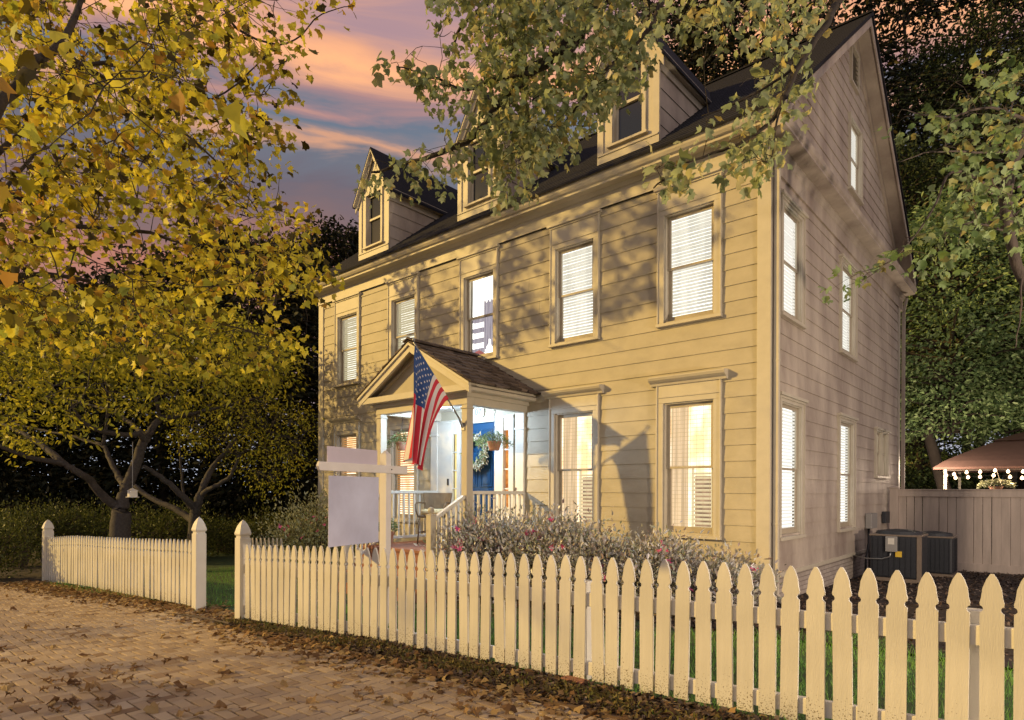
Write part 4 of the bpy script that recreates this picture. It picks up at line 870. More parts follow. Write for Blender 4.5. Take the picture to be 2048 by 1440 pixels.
# ------------------------------------------------------------------ air conditioners, utility boxes, taupe fence
def condenser(x0, y0, s, h, zb, label, det):
    t = empty('air_conditioner', (x0 + s / 2, y0 + s / 2, zb), label, 'air conditioner', 'air conditioning units beside the house')
    b = MB(); b.box(x0, x0 + s, y0, y0 + s, zb + .06, zb + h - .05)
    b.build('coil_case', M['acbody'], t, bevel=.03)
    g = MB()
    for k in range(int((h - .15) / .07)):
        z = zb + .1 + k * .07; g.box(x0 + .02, x0 + s - .02, y0 - .008, y0 - .003, z, z + .006); g.box(x0 + s + .003, x0 + s + .008, y0 + .02, y0 + s - .02, z, z + .006)
    for k in range(9):
        x = x0 + .05 + k * (s - .1) / 8; g.box(x, x + .005, y0 - .013, y0 - .008, zb + .08, zb + h - .08); g.box(x0 + s + .008, x0 + s + .013, y0 + x - x0, y0 + x - x0 + .005, zb + .08, zb + h - .08)
    g.build('guard_grille', M['acbody'], t)
    c = MB(); c.box(x0 - .01, x0 + s + .01, y0 - .01, y0 + s + .01, zb + h - .06, zb + h - .03); q = MB(); q.box(x0 - .02, x0 + s + .02, y0 - .02, y0 + s + .02, zb, zb + .06); q.build('base_pan', M['actrim'], t); q = MB(); q.box(x0 + s - .05, x0 + s + .016, y0 - .016, y0 + .05, zb + .06, zb + h - .06); (q.build('corner_post', M['actrim'], t) if det else None)
    c.build('top_cover', M['actrim'], t, bevel=.008); c = MB()
    c.lathe([(s * .47, zb + h - .03), (s * .45, zb + h + .02), (s * .2, zb + h + .05), (.01, zb + h + .06)], (x0 + s / 2, y0 + s / 2, 0), 28); c.build('fan_guard', M['acbody'], t)
    if det:
        e = MB(); e.box(x0 + .26, x0 + .44, y0 - .07, y0 - .014, zb + h - .33, zb + h - .06); ee = e.build('service_box', M['grey'], t, bevel=.006)
        e = MB(); e.box(x0 + .30, x0 + .40, y0 - .074, y0 - .0705, zb + h - .20, zb + h - .09); e.build('label_plate', M['white'], ee)
        e = MB(); e.tube([(x0 + .34, y0 - .04, zb + h - .33), (x0 + .33, y0 - .05, zb + h - .42), (x0 + .2, y0 - .05, zb + h - .47), (x0 - .05, y0 - .03, zb + h - .48), (.05, y0 + .1, zb + h - .45)], .013, 8); e.build('conduit', M['metal'], t, smooth=True)
        e = MB(); e.box(x0 + .41, x0 + .51, y0 - .035, y0 - .03, zb + h - .42, zb + h - .32); e.build('warning_tag', M['yellow'], t)
condenser(.33, 4.25, .78, .86, -1.575, 'dark square air conditioner with a yellow tag, the nearer one beside the side wall', True)
condenser(.72, 5.75, .68, .80, -1.60, 'dark air conditioner half hidden behind the nearer one, by the taupe fence', False)
def boxes():
    b = MB(); b.box(.02, .13, 5.36, 5.88, -.71, -.41); o = b.build('electric_meter_box', M['grey'], None, bevel=.008); tag(o, 'grey utility box on the side wall above the air conditioner', 'utility box')
    b = MB(); b.box(.02, .10, 6.85, 7.25, -.66, -.41); o = b.build('disconnect_box', M['acbody'], None, bevel=.008); tag(o, 'small dark utility box on the side wall next to the taupe fence post', 'utility box')
    b = MB(); b.tube([(.06, 5.45, -.71), (.06, 5.45, -1.0), (.07, 5.2, -1.3), (.10, 5.0, -1.55)], .02, 8); b.tube([(.05, 5.55, -.71), (.05, 5.55, -1.6)], .014, 8); o = b.build('refrigerant_pipes', M['black'], None, smooth=True); tag(o, 'black insulated pipes running down the side wall behind the air conditioner', 'pipes')
boxes()
def privacy_fence():
    t = empty('privacy_fence', (3.5, 7.5, gz(3, 7.5)), 'taupe board privacy fence closing the yard to the right of the house', 'fence')
    zt = .07; zb = gz(3, 7.5) - .0
    b = MB(); b.box(.06, .22, 7.42, 7.58, zb - .05, zt + .03); b.box(.04, .24, 7.40, 7.60, zt + .03, zt + .055); b.add([(.05, 7.41, zt + .055), (.23, 7.41, zt + .055), (.23, 7.59, zt + .055), (.05, 7.59, zt + .055), (.14, 7.5, zt + .09)], [(0, 1, 4), (1, 2, 4), (2, 3, 4), (3, 0, 4)]); b.build('post', M['pfence'], t, bevel=.004)
    b = MB(); b.box(.22, 8.0, 7.46, 7.54, zt - .15, zt - .01); b.box(.22, 8.0, 7.44, 7.56, zt - .01, zt + .01); b.build('rail', M['pfence'], t, bevel=.003)
    b = MB(); b.box(.22, 8.0, 7.46, 7.54, zb - .02, zb + .16); b.build('rail', M['pfence'], t, bevel=.003)
    x = .225; i = 0
    while x < 6.2:
        w = .150; b = MB(); b.box(x, x + w - random.choice([.002, .006, .009, .013]), 7.49, 7.51, zb + .16, zt - .15); b.build('board', M['pfence'], t); x += w; i += 1
privacy_fence()
def gazebo():
    x0, x1, y0, y1 = .26, 4.3, 12.0, 15.6; ze = .70; zc = 1.42; zt = 1.75; cx, cy = (x0 + x1) / 2, (y0 + y1) / 2
    t = empty('patio_gazebo', (cx, cy, gz(cx, 10)), 'rust coloured fabric gazebo behind the taupe fence, strung with lights', 'gazebo')
    b = MB(); n = 6
    c = [(x0, y0), (x1, y0), (x1, y1), (x0, y1)]; k = .36
    for i in range(4):
        (ax, ay), (bx, by) = c[i], c[(i + 1) % 4]; V = []
        for j in range(n + 1):
            f = j / n; zz = ze + (zc - ze) * (f ** .8) ; s = 1 - f * (1 - k)
            V += [(cx + (ax - cx) * s, cy + (ay - cy) * s, zz), (cx + (bx - cx) * s, cy + (by - cy) * s, zz)]
        b.add(V, [(2 * j, 2 * j + 1, 2 * j + 3, 2 * j + 2) for j in range(n)]); b.add([(ax, ay, ze), (bx, by, ze), (bx, by, ze - .06), (ax, ay, ze - .06)], [(0, 1, 2, 3)])
        s = k * 1.12; b.add([(cx + (ax - cx) * s, cy + (ay - cy) * s, zc + .02), (cx + (bx - cx) * s, cy + (by - cy) * s, zc + .02), (cx, cy, zt)], [(0, 1, 2)])
    b.build('canopy', M['canopy'], t)
    for x in (x0 + .25, x1 - .25):
        for y in (y0 + .25, y1 - .25): b = MB(); b.box(x - .035, x + .035, y - .035, y + .035, -1.8, ze - .05); b.build('post', M['trim'], t)
    b = MB(); b.box(x0 + .2, x1 - .2, y0 + .22, y0 + .26, ze - .10, ze - .06); b.box(x0 + .22, x0 + .28, y0 + .28, y1 - .2, ze - .2, ze - .12); b.build('frame', M['bark'], t)
    s = empty('string_lights', (1.6, 11.95, .35), 'string of glowing round bulbs hung along the front of the gazebo', 'string lights')
    bl = [(1892, 946), (1908, 944), (1911, 951), (1933, 940), (1936, 950), (1960, 939), (1960, 949), (1990, 936), (1987, 946), (2016, 938), (2020, 949), (2046, 938), (2044, 951)]
    first = None; pts = []
    for px, py in bl:
        p = at(px, py, 16.75 - (px - 1892) * .0055); pts.append(p)
        if first is None:
            q = MB(); q.lathe([(.006, .05), (.014, .045), (.02, .03), (.036, .0), (.036, -.02), (.02, -.04), (.002, -.048)], (0, 0, 0), 12); first = q.build('bulb', M['bulb'], None, smooth=True); o = first
        else: o = first.copy(); COL.objects.link(o)
        o.location = p; parent(o, s)
    for grp in ((0, 1, 3, 5, 7, 9, 11), (0, 2, 4, 6, 8, 10, 12)):
        q = MB(); path = []
        for a, b_ in zip(grp, grp[1:]):
            for f in (0, .33, .66): path.append(pts[a].lerp(pts[b_], f) + Vector((0, 0, .05 - .05 * math.sin(f * math.pi))))
        q.tube(path, .004, 4); q.build('cable', M['black'], s)
    ld = bpy.data.lights.new('string_light_glow', 'AREA'); ld.shape = 'RECTANGLE'; ld.size = 2.6; ld.size_y = .1; ld.energy = 14; ld.color = (1, .72, .5); lo = bpy.data.objects.new('string_light_glow', ld); COL.objects.link(lo); lo.location = (1.8, 11.6, .25); lo.rotation_euler = (R(75), 0, 0)
    pl = bpy.data.lights.new('added_woods_fill', 'POINT'); pl.energy = 330; pl.color = (1, .78, .56); pl.shadow_soft_size = .3; po = bpy.data.objects.new('added_woods_fill', pl); COL.objects.link(po); po.location = (.2, 11.2, .6)  # extra point light added beside the bulbs to brighten the woodland trees
    # hanging fern under the gazebo
    p = at(1992, 968, 16.2); f = empty('hanging_fern', p, 'pale hanging fern basket below the string lights', 'hanging plant'); n = 500; a = rng.uniform(0, 6.28, n); rr = .34 * rng.random(n) ** .5
    P = np.stack([p.x + rr * np.cos(a), p.y + rr * np.sin(a), p.z + .14 * (1 - (rr / .34) ** 2) + rng.normal(0, .02, n)], 1); leaves('fronds', 'oval', P, np.stack([np.cos(a), np.sin(a), rng.uniform(-.5, .6, n)], 1), rdir(n, 1), rng.uniform(.05, .11, n), M['shrub_leaf'], f)
    q = MB(); q.lathe([(.08, -.16), (.15, -.02), (.16, 0)], tuple(p), 14); q.build('basket', M['terracotta'], f); q = MB(); q.tube([(p.x - .12, p.y, p.z), (p.x, p.y, p.z + .45)], .006, 4); q.tube([(p.x + .12, p.y, p.z), (p.x, p.y, p.z + .45)], .006, 4); q.build('hanger', M['trim'], f)
    # neighbour house
    h = empty('neighbour_house', (-1, 31, -2), 'pale yellow house glimpsed through the trees above the taupe fence', 'house'); a = at(1806, 1000, 34); b_ = at(1880, 1000, 34)
    q = MB(); q.box(a.x - 3.0, a.x + 1.8, a.y, a.y + 6, -2.2, 1.9); q.build('wall', M['yellowhouse'], h); q = MB(); q.poly([(a.x - 3.3, a.y - .3, 1.9), (a.x + 2.1, a.y - .3, 1.9), (a.x - .6, a.y - .3, 3.6)], (0, 6.6, 0)); q.build('roof', M['roof'], h)
    q = MB(); q.box(a.x + .6, a.x + 1.2, a.y - .05, a.y, .3, 1.3); q.build('window', M['darkglass'], h)
gazebo()
# assumed lamp added off frame right to light the side wall and taupe fence
def assumed_side_lamp():
    t = empty('assumed_lamp_post', (7.2, -2.6, gz(7, -2.6)), 'assumed black garden lamp post, added out of view on the lawn to the right of the house', 'lamp post')
    b = MB(); b.tube([(7.2, -2.6, gz(7, -2)), (7.2, -2.6, -.15)], .03, 10); b.build('pole', M['black'], t)
    b = MB(); b.lathe([(.05, -.02), (.09, .0), (.11, .14), (.09, .26), (.02, .28)], (7.2, -2.6, -.15), 16); b.build('lantern', emat('assumed_lamp_glass', (1, .82, .72), 6), t)
    l = bpy.data.lights.new('assumed_side_bulb', 'POINT'); l.energy = 1500; l.color = (1, .79, .58); l.shadow_soft_size = .12; o = bpy.data.objects.new('assumed_side_bulb', l); COL.objects.link(o); o.location = (7.0, -2.45, -.02)
assumed_side_lamp()
# ------------------------------------------------------------------ vegetation
class Tree:
    """limbs are polylines of world points with radii; foliage clusters sit on twigs that grow from the nearest limb node"""
    def __init__(s, name, loc, label, cat='tree', group=None): s.e = empty(name, loc, label, cat, group); s.wood = MB(); s.nodes = []; s.tw = MB(); s.P = []; s.D = []; s.N = []; s.S = []
    def limb(s, pts, r0, r1, n=8, sub=5, wob=.012):
        pts = [Vector(p) for p in pts]; out = []
        for i in range(len(pts) - 1):
            p0 = pts[max(i - 1, 0)]; p1 = pts[i]; p2 = pts[i + 1]; p3 = pts[min(i + 2, len(pts) - 1)]
            for k in range(sub):
                t = k / sub; out.append(.5 * ((2 * p1) + (p2 - p0) * t + (2 * p0 - 5 * p1 + 4 * p2 - p3) * t * t + (3 * p1 - p0 - 3 * p2 + p3) * t ** 3))
        out.append(pts[-1]); m = len(out)
        for i in range(1, m - 1): out[i] = out[i] + Vector((random.gauss(0, wob), random.gauss(0, wob), random.gauss(0, wob))) * min(1, 6 * (r0 + (r1 - r0) * i / m) + .3)
        s.wood.tube(out, [r0 + (r1 - r0) * (i / (m - 1)) ** .8 for i in range(m)], n); s.nodes += [tuple(o) for o in out]
    def clusters(s, C, nl, spread, size, droop=.5, twig_r=.004, up=.4, sz_var=.25, maxlen=1.6):
        nodes = np.array(s.nodes)
        for c in C:
            c = np.asarray(c, float); d = np.linalg.norm(nodes - c, axis=1); j = int(np.argmin(d))
            a = nodes[j]; L = d[j]
            if L > .05:
                mid = (a + c) / 2 + rng.normal(0, .07 * L, 3) + np.array([0, 0, .10 * L])
                s.tw.tube([tuple(a), tuple((a + mid) / 2 + rng.normal(0, .03 * L, 3)), tuple(mid), tuple((mid + c) / 2 + rng.normal(0, .02, 3)), tuple(c)], [twig_r * 1.9, twig_r * 1.5, twig_r * 1.2, twig_r, twig_r * .5], 4, False)
                if L > .3 : s.nodes.append(tuple(mid)); nodes = np.vstack([nodes, mid])
            dirn = (c - a) / (L + 1e-6); n = max(2, int(nl * rng.uniform(.6, 1.4)))
            t = rng.uniform(-.6, 1, n)[:, None]; P = c + dirn * t * spread * .8 + rng.normal(0, spread * .42, (n, 3)); P[:, 2] -= abs(rng.normal(0, spread * .2, n))
            D = rng.normal(0, .6, (n, 3)) + dirn * .6; D[:, 2] -= droop
            N_ = rng.normal(0, .5, (n, 3)); N_[:, 2] += up
            s.P.append(P); s.D.append(D); s.N.append(N_); s.S.append(size * rng.uniform(1 - sz_var, 1 + sz_var, n))
    def done(s, kind, lm, wm, split=True):
        if s.wood.v: s.wood.build('trunk', wm, s.e, smooth=True)
        if s.tw.v: s.tw.build('twigs', wm, s.e, smooth=True)
        if s.P: leaves('crown', kind, np.concatenate(s.P), np.concatenate(s.D), np.concatenate(s.N), np.concatenate(s.S), lm, s.e)
def inpoly(x, y, poly):
    c = False; n = len(poly); j = n - 1
    for i in range(n):
        xi, yi = poly[i]; xj, yj = poly[j]
        if (yi > y) != (yj > y) and x < (xj - xi) * (y - yi) / (yj - yi) + xi: c = not c
        j = i
    return c
def fill(n, poly, dens, depth):
    """points of a canopy volume: direction inside poly, distance from depth(px,py)"""
    xs = [p[0] for p in poly]; ys = [p[1] for p in poly]; out = []
    g = 0
    while len(out) < n and g < n * 60:
        g += 1; x = random.uniform(min(xs), max(xs)); y = random.uniform(min(ys), max(ys))
        if inpoly(x, y, poly) and random.random() < dens(x, y): out.append(at(x, y, depth(x, y)))
    return out
A_ = lambda *l: [at(*p) for p in l]
# A: yellow maple leaning in from the left
def tree_a():
    base = Vector((-2.6, -12.7, gz(-5, -9))); t = Tree('yellow_maple_tree', base, 'yellow autumn maple whose boughs fill the upper left of the view')
    tr = base + Vector((.1, .1, 6.2)); t.limb([base, base + Vector((.05, .1, 3)), tr], .2, .13, 12)
    t.limb([tr] + A_((-330, 420, 4.4), (0, 205, 4.6), (60, 130, 4.8), (110, 100, 5), (150, 30, 5.2), (175, -60, 5.6)), .06, .018)
    t.limb([tr] + A_((-330, 420, 5.5), (0, 300, 6.2), (150, 140, 6.4), (280, 150, 6.8), (420, 200, 7.2), (530, 110, 7.6)), .045, .006)
    t.limb([tr] + A_((-300, 520, 5.2), (0, 395, 5.8), (120, 450, 6.2), (300, 470, 6.8), (450, 520, 7.2), (610, 560, 7.8)), .05, .006)
    t.limb(A_((110, 100, 5), (250, 190, 6), (380, 280, 7), (480, 380, 7.4), (530, 450, 7.8)), .022, .005)
    t.limb([tr] + A_((-200, 650, 6), (0, 560, 6.4), (150, 560, 7), (260, 600, 7.6), (400, 640, 7.6), (560, 680, 7.8)), .045, .006)
    t.limb(A_((175, -60, 5.6), (400, -40, 6.2), (470, 60, 7), (570, 90, 7.6), (640, 30, 7.6), (705, 12, 7.7)), .022, .004)
    t.limb(A_((0, 395, 5.8), (90, 300, 6.4), (230, 310, 7.4), (360, 360, 7.6), (470, 420, 8)), .02, .005)
    poly = [(-80, -60), (560, -60), (715, -30), (712, 20), (690, 55), (650, 20), (600, 60), (600, 120), (570, 190), (560, 250), (490, 320), (525, 365), (560, 400), (610, 440), (650, 500), (670, 560), (610, 600), (640, 660), (560, 700), (420, 740), (200, 700), (-80, 660)]
    def dens(x, y):
        d = 1.
        if x > 380 and y < 330: d = .52
        if x > 480 and y < 400: d = .36
        if x > 560: d *= .6
        if y > 600: d *= .5
        w = math.sin(x * .021 + 1.3 * math.sin(y * .013)) + math.sin(y * .027 + x * .009 + 2)
        d *= .30 if w < -.55 else (.7 if w < .1 else 1.)
        return d
    def dep(x, y):
        # the canopy is a near layer over the road and a thin far layer towards the house
        if random.random() < .66: return random.uniform(4.6, 7.7)
        for _ in range(12):
            d = random.uniform(8, 13); p = at(x, y, d); zs = p.z - .5 * (-p.y); xs_ = p.x - p.y
            if (2.6 < zs < 5.6 and xs_ < -1) or (xs_ < -7.5 and zs > .5): return d
        return random.uniform(5.5, 7.6)
    t.clusters(fill(960, poly, dens, dep), 10, .15, .066, .55, .0024)
    far = []
    for p in fill(1500, [(60, 60), (560, -40), (600, 120), (560, 250), (620, 440), (640, 560), (300, 600), (60, 500)], lambda x, y: 1, lambda x, y: random.uniform(8.5, 13.5)):
        zs = p.z + .5 * p.y; xs_ = p.x - p.y
        if 2.9 < zs < 5.3 and -10 < xs_ < -.6 and math.sin(xs_ * 2.3) + math.sin(zs * 4 + xs_) > -.3: far.append(p)
    t.clusters(far[:190], 10, .20, .11, .5, .004)
    near = [(120, 420), (150, 290), (230, 110), (330, 60), (80, 20), (60, 145), (260, 290), (440, 200), (310, 20), (30, 60), (180, 180), (90, 500), (20, 330), (420, 160), (250, 240), (370, 110), (340, 140), (110, 80), (140, 120), (60, 620), (200, 470), (30, 480), (280, 350), (90, 210), (20, 150)]
    t.clusters([at(x, y, random.uniform(3.4, 5.2)) for x, y in near], 4, .16, .10, .8, .003)
    t.done('maple', M['gold_leaf'], M['bark_d'])
tree_a()
def street_tree():  # unseen tree, assumed from the shade on the paving and placed to cast it
    b = Vector((-13.5, -19.5, -1.9)); t = Tree('street_tree', b, 'thin leafed street tree across the paving whose shadow falls on the bricks')
    t.limb([b, b + Vector((.2, .1, 2.2)), b + Vector((.1, .2, 4.4))], .16, .07, 10)
    t.limb([b + Vector((.15, .1, 2.4)), b + Vector((2.2, 1.6, 3.9)), b + Vector((3.8, 3.4, 4.6))], .07, .02); t.limb([b + Vector((.15, .1, 2.8)), b + Vector((-1.4, 1.6, 4.6)), b + Vector((-2.6, 3.4, 5.2))], .06, .02); t.limb([b + Vector((.1, .2, 3.2)), b + Vector((1.2, -.5, 5)), b + Vector((2.6, -1.8, 6.0))], .05, .015)
    C = [Vector((random.uniform(-14.6, -10.4), random.uniform(-19.6, -16.4), random.uniform(3.2, 4.9))) for _ in range(75)] + [b + Vector((random.uniform(-3.8, 4.6), random.uniform(-3.5, 4.2), random.uniform(3.1, 6.8))) for _ in range(90)]
    t.clusters(C, 12, .32, .12, .5, .006); t.done('maple', M['gold_leaf'], M['bark_d'])
street_tree()
def tree_b():
    D0 = 15.0; b0 = at(241, 1075, D0); base = Vector((b0.x, b0.y, gz(b0.x, b0.y))); t = Tree('spreading_cherry_tree', base, 'grey multi trunk tree with green yellow canopy behind the left picket fence')
    q = lambda *l: [at(x, y, D0 + d) for x, y, d in l]
    t.limb([base - Vector((0, 0, .1))] + q((241, 1060, 0), (243, 1025, 0)), .25, .20, 14, wob=.005)
    t.limb(q((243, 1030, 0), (229, 1012, 0), (205, 995, -.2), (183, 967, -.4), (155, 947, -.8), (124, 930, -1), (87, 924, -1.3), (39, 912, -1.8), (-40, 880, -2.4)), .125, .035, 10)
    t.limb(q((124, 930, -1), (87, 897, -.6), (45, 871, -.4), (-10, 845, 0)), .09, .03)
    t.limb(q((243, 1025, 0), (247, 1000, .1), (256, 974, .2), (270, 936, .3), (282, 897, .4), (293, 877, .4)), .15, .10, 12)
    t.limb(q((293, 877, .4), (303, 862, .4), (321, 840, .6), (333, 838, .6), (378, 832, .8), (409, 824, 1), (456, 813, 1.2), (525, 795, 1.4)), .10, .02)
    t.limb(q((409, 824, 1), (426, 801, 1.2), (444, 778, 1.6), (470, 700, 2)), .04, .01)
    t.limb(q((290, 885, .4), (278, 872, .2), (253, 873, 0), (214, 868, -.3), (185, 860, -.6), (165, 846, -.8), (152, 829, -1), (140, 803, -1), (128, 775, -1.2), (110, 700, -1.5)), .08, .02)
    t.limb(q((293, 877, .4), (259, 848, 1), (229, 830, 1.4), (194, 817, 1.8), (160, 808, 2.2), (90, 790, 3)), .07, .02)
    t.limb(q((250, 985, .1), (243, 965, .4), (233, 951, .6), (216, 916, .9), (206, 895, 1.1), (175, 885, 1.3), (140, 875, 1.5), (91, 866, 1.8), (20, 850, 2.2)), .09, .02)
    t.limb(q((321, 840, .6), (310, 780, .4), (330, 700, 0), (300, 620, -.4)), .05, .01)
    t.limb(q((206, 895, 1.1), (215, 820, 1), (212, 740, .6), (240, 660, .2)), .05, .01)
    poly = [(-60, 600), (300, 590), (480, 640), (600, 700), (600, 760), (520, 800), (400, 800), (330, 860), (200, 850), (90, 900), (-60, 910)]
    t.clusters(fill(950, poly, lambda x, y: 1 if y < 760 else .35, lambda x, y: D0 + random.uniform(-3.2, 3)), 14, .32, .13, .25, .005)
    t.done('oval', M['green_leaf'], M['bark_l'])
tree_b()
def tree_c():
    D0 = 17.0; b0 = at(390, 1060, D0); base = Vector((b0.x, b0.y, gz(b0.x, b0.y))); t = Tree('bare_limbed_tree', base, 'smaller grey tree with forking bare limbs between the gate posts and the yellow tree')
    q = lambda *l: [at(x, y, D0 + d) for x, y, d in l]
    t.limb([base - Vector((0, 0, .1))] + q((389, 1040, 0), (393, 1020, 0), (400, 994, 0), (411, 965, .2), (426, 936, .4), (444, 914, .5), (470, 880, .9)), .16, .05, 12)
    t.limb(q((400, 1000, 0), (412, 985, -.1), (436, 972, -.3), (459, 955, -.4), (469, 937, -.5), (480, 910, -.5)), .08, .03)
    t.limb(q((391, 1025, 0), (384, 1013, -.1), (358, 988, -.4), (327, 961, -.6), (304, 945, -.8), (285, 935, -1)), .11, .05)
    t.limb(q((388, 1045, 0), (374, 1035, .2), (339, 1015, .4), (300, 998, .6), (268, 974, .8), (240, 960, 1)), .11, .05)
    t.limb(q((380, 1020, .3), (368, 994, .3), (362, 941, .4), (358, 880, .4)), .05, .02)
    poly = [(330, 800), (560, 780), (640, 850), (600, 960), (520, 980), (420, 900), (330, 900)]
    t.clusters(fill(260, poly, lambda x, y: .8, lambda x, y: D0 + random.uniform(-1.5, 2.5)), 16, .34, .085, .3, .006)
    t.done('oval', M['green_leaf'], M['bark_l'])
tree_c()
def tree_d():
    base = Vector((5.6, -3.6, gz(5.6, -3.6))); t = Tree('tulip_tree', base, 'tulip tree whose leafy boughs hang over the roof and dormers', 'tree', None)
    top = base + Vector((-.2, .1, 7.2)); t.limb([base, base + Vector((0, 0, 3)), top], .24, .15, 12)
    t.limb([top, Vector((3.4, -3.2, 7.2))] + A_((1400, -160, 6.6), (1190, 0, 6.4), (1150, 80, 6.4), (1050, 150, 6.5), (1000, 208, 6.6), (947, 271, 6.7), (899, 299, 6.8), (800, 330, 7), (740, 345, 7.1)), .11, .012, wob=.015)
    t.limb(A_((1190, 0, 6.4), (1080, 130, 6.2), (980, 160, 6.3), (923, 180, 6.4), (860, 153, 6.5), (794, 135, 6.6)), .035, .006)
    t.limb(A_((1400, -160, 6.6), (1250, -60, 6.2), (1050, -40, 6.6), (930, 40, 7), (900, 100, 7.2)), .06, .01)
    t.limb([top, Vector((3.2, -2.8, 6.2))] + A_((1760, -120, 5.6), (1671, 0, 5.4), (1650, 42, 5.3), (1596, 125, 5.2), (1558, 208, 5.1), (1530, 250, 5.1), (1460, 290, 5.2), (1367, 325, 5.3), (1304, 375, 5.4)), .05, .006, wob=.012)
    t.limb(A_((1596, 125, 5.2), (1500, 190, 5.2), (1400, 230, 5.3)), .015, .004); t.limb(A_((1558, 208, 5.1), (1545, 270, 5.0), (1540, 330, 5.0)), .012, .004)
    t.limb(A_((1400, -160, 6.6), (1330, -20, 6.2), (1290, 60, 6.1), (1200, 150, 6.2), (1130, 240, 6.4), (1080, 330, 6.6)), .04, .007)
    poly1 = [(880, -60), (1300, -60), (1310, 20), (1300, 90), (1290, 130), (1230, 170), (1200, 210), (1150, 270), (1080, 330), (1060, 370), (1000, 385), (960, 330), (900, 360), (800, 375), (720, 370), (715, 345), (800, 315), (880, 275), (960, 250), (900, 215), (860, 185), (780, 150), (770, 120), (850, 140), (890, 110), (850, 50)]
    de = lambda x, y: .25 if x < 890 else (.5 if x < 960 else 1)
    t.clusters(fill(480, poly1, de, lambda x, y: random.uniform(5.7, 7.4)), 10, .15, .080, .9, .0022, up=.15)
    poly2 = [(1300, -40), (1690, -40), (1660, 60), (1620, 110), (1600, 190), (1560, 250), (1550, 330), (1440, 300), (1380, 250), (1430, 200), (1500, 150), (1560, 80), (1400, 90), (1300, 60)]
    t.clusters(fill(125, poly2, lambda x, y: .35 if x < 1480 and y > 60 else .9, lambda x, y: random.uniform(4.7, 6.0)), 5, .14, .080, .9, .002, up=.15)
    poly3 = [(1290, 330), (1400, 300), (1540, 270), (1550, 330), (1480, 350), (1400, 360), (1330, 390)]
    t.clusters(fill(20, poly3, lambda x, y: 1, lambda x, y: random.uniform(4.9, 5.5)), 5, .12, .10, .9, .002, up=.1)
    t.clusters(A_((780, 125, 6.6), (810, 140, 6.6), (840, 150, 6.5), (870, 165, 6.4), (740, 350, 7.1), (780, 345, 7), (830, 330, 7), (870, 320, 6.9)), 7, .16, .12, .8, .003)
    t.done('tulip', M['tulip_leaf'], M['bark_d'])
tree_d()
def tree_e():
    base = Vector((4.7, 1.3, gz(4.7, 1.3))); t = Tree('leafy_overhanging_tree', base, 'green tree reaching in from the right edge beside the gable wall')
    top = base + Vector((-.3, -.3, 5.6)); t.limb([base, base + Vector((0, 0, 2.6)), top], .2, .12, 12)
    t.limb([top] + A_((2250, 80, 6.8), (2060, 240, 6.6), (2030, 300, 6.5), (2008, 390, 6.5), (2016, 460, 6.5), (2040, 545, 6.5), (2080, 620, 6.6)), .075, .045, 10, wob=.008)
    t.limb(A_((2008, 395, 6.5), (1960, 360, 6.3), (1900, 340, 6.1), (1860, 420, 6), (1800, 500, 5.9), (1720, 560, 5.8)), .02, .003)
    t.limb(A_((2060, 240, 6.6), (1980, 210, 6.2), (1890, 230, 6), (1800, 215, 5.9)), .018, .003); t.limb(A_((2030, 300, 6.5), (1950, 300, 6.2), (1860, 300, 6), (1790, 320, 5.9)), .015, .003)
    t.limb(A_((2040, 545, 6.5), (2040, 620, 6.4), (2030, 690, 6.4)), .012, .004); t.limb(A_((2016, 460, 6.5), (1940, 440, 6.2), (1880, 470, 6)), .014, .003)
    poly = [(2080, 130), (1960, 130), (1900, 190), (1800, 210), (1770, 245), (1800, 260), (1890, 240), (1900, 330), (1830, 420), (1750, 510), (1640, 570), (1660, 580), (1790, 530), (1880, 540), (1960, 460), (2080, 480)]
    t.clusters(fill(150, poly, lambda x, y: .35 if x < 1850 else 1, lambda x, y: random.uniform(5.4, 7.0)), 5, .15, .085, .45, .002, up=.5)
    t.clusters(A_((1690, 570, 5.8), (1750, 530, 5.8), (1800, 500, 5.8), (1850, 430, 5.9), (1790, 240, 5.9), (1860, 520, 6)), 6, .16, .085, .3, .002, up=.8)
    t.done('tulip', M['fresh_leaf'], M['bark'])
tree_e()
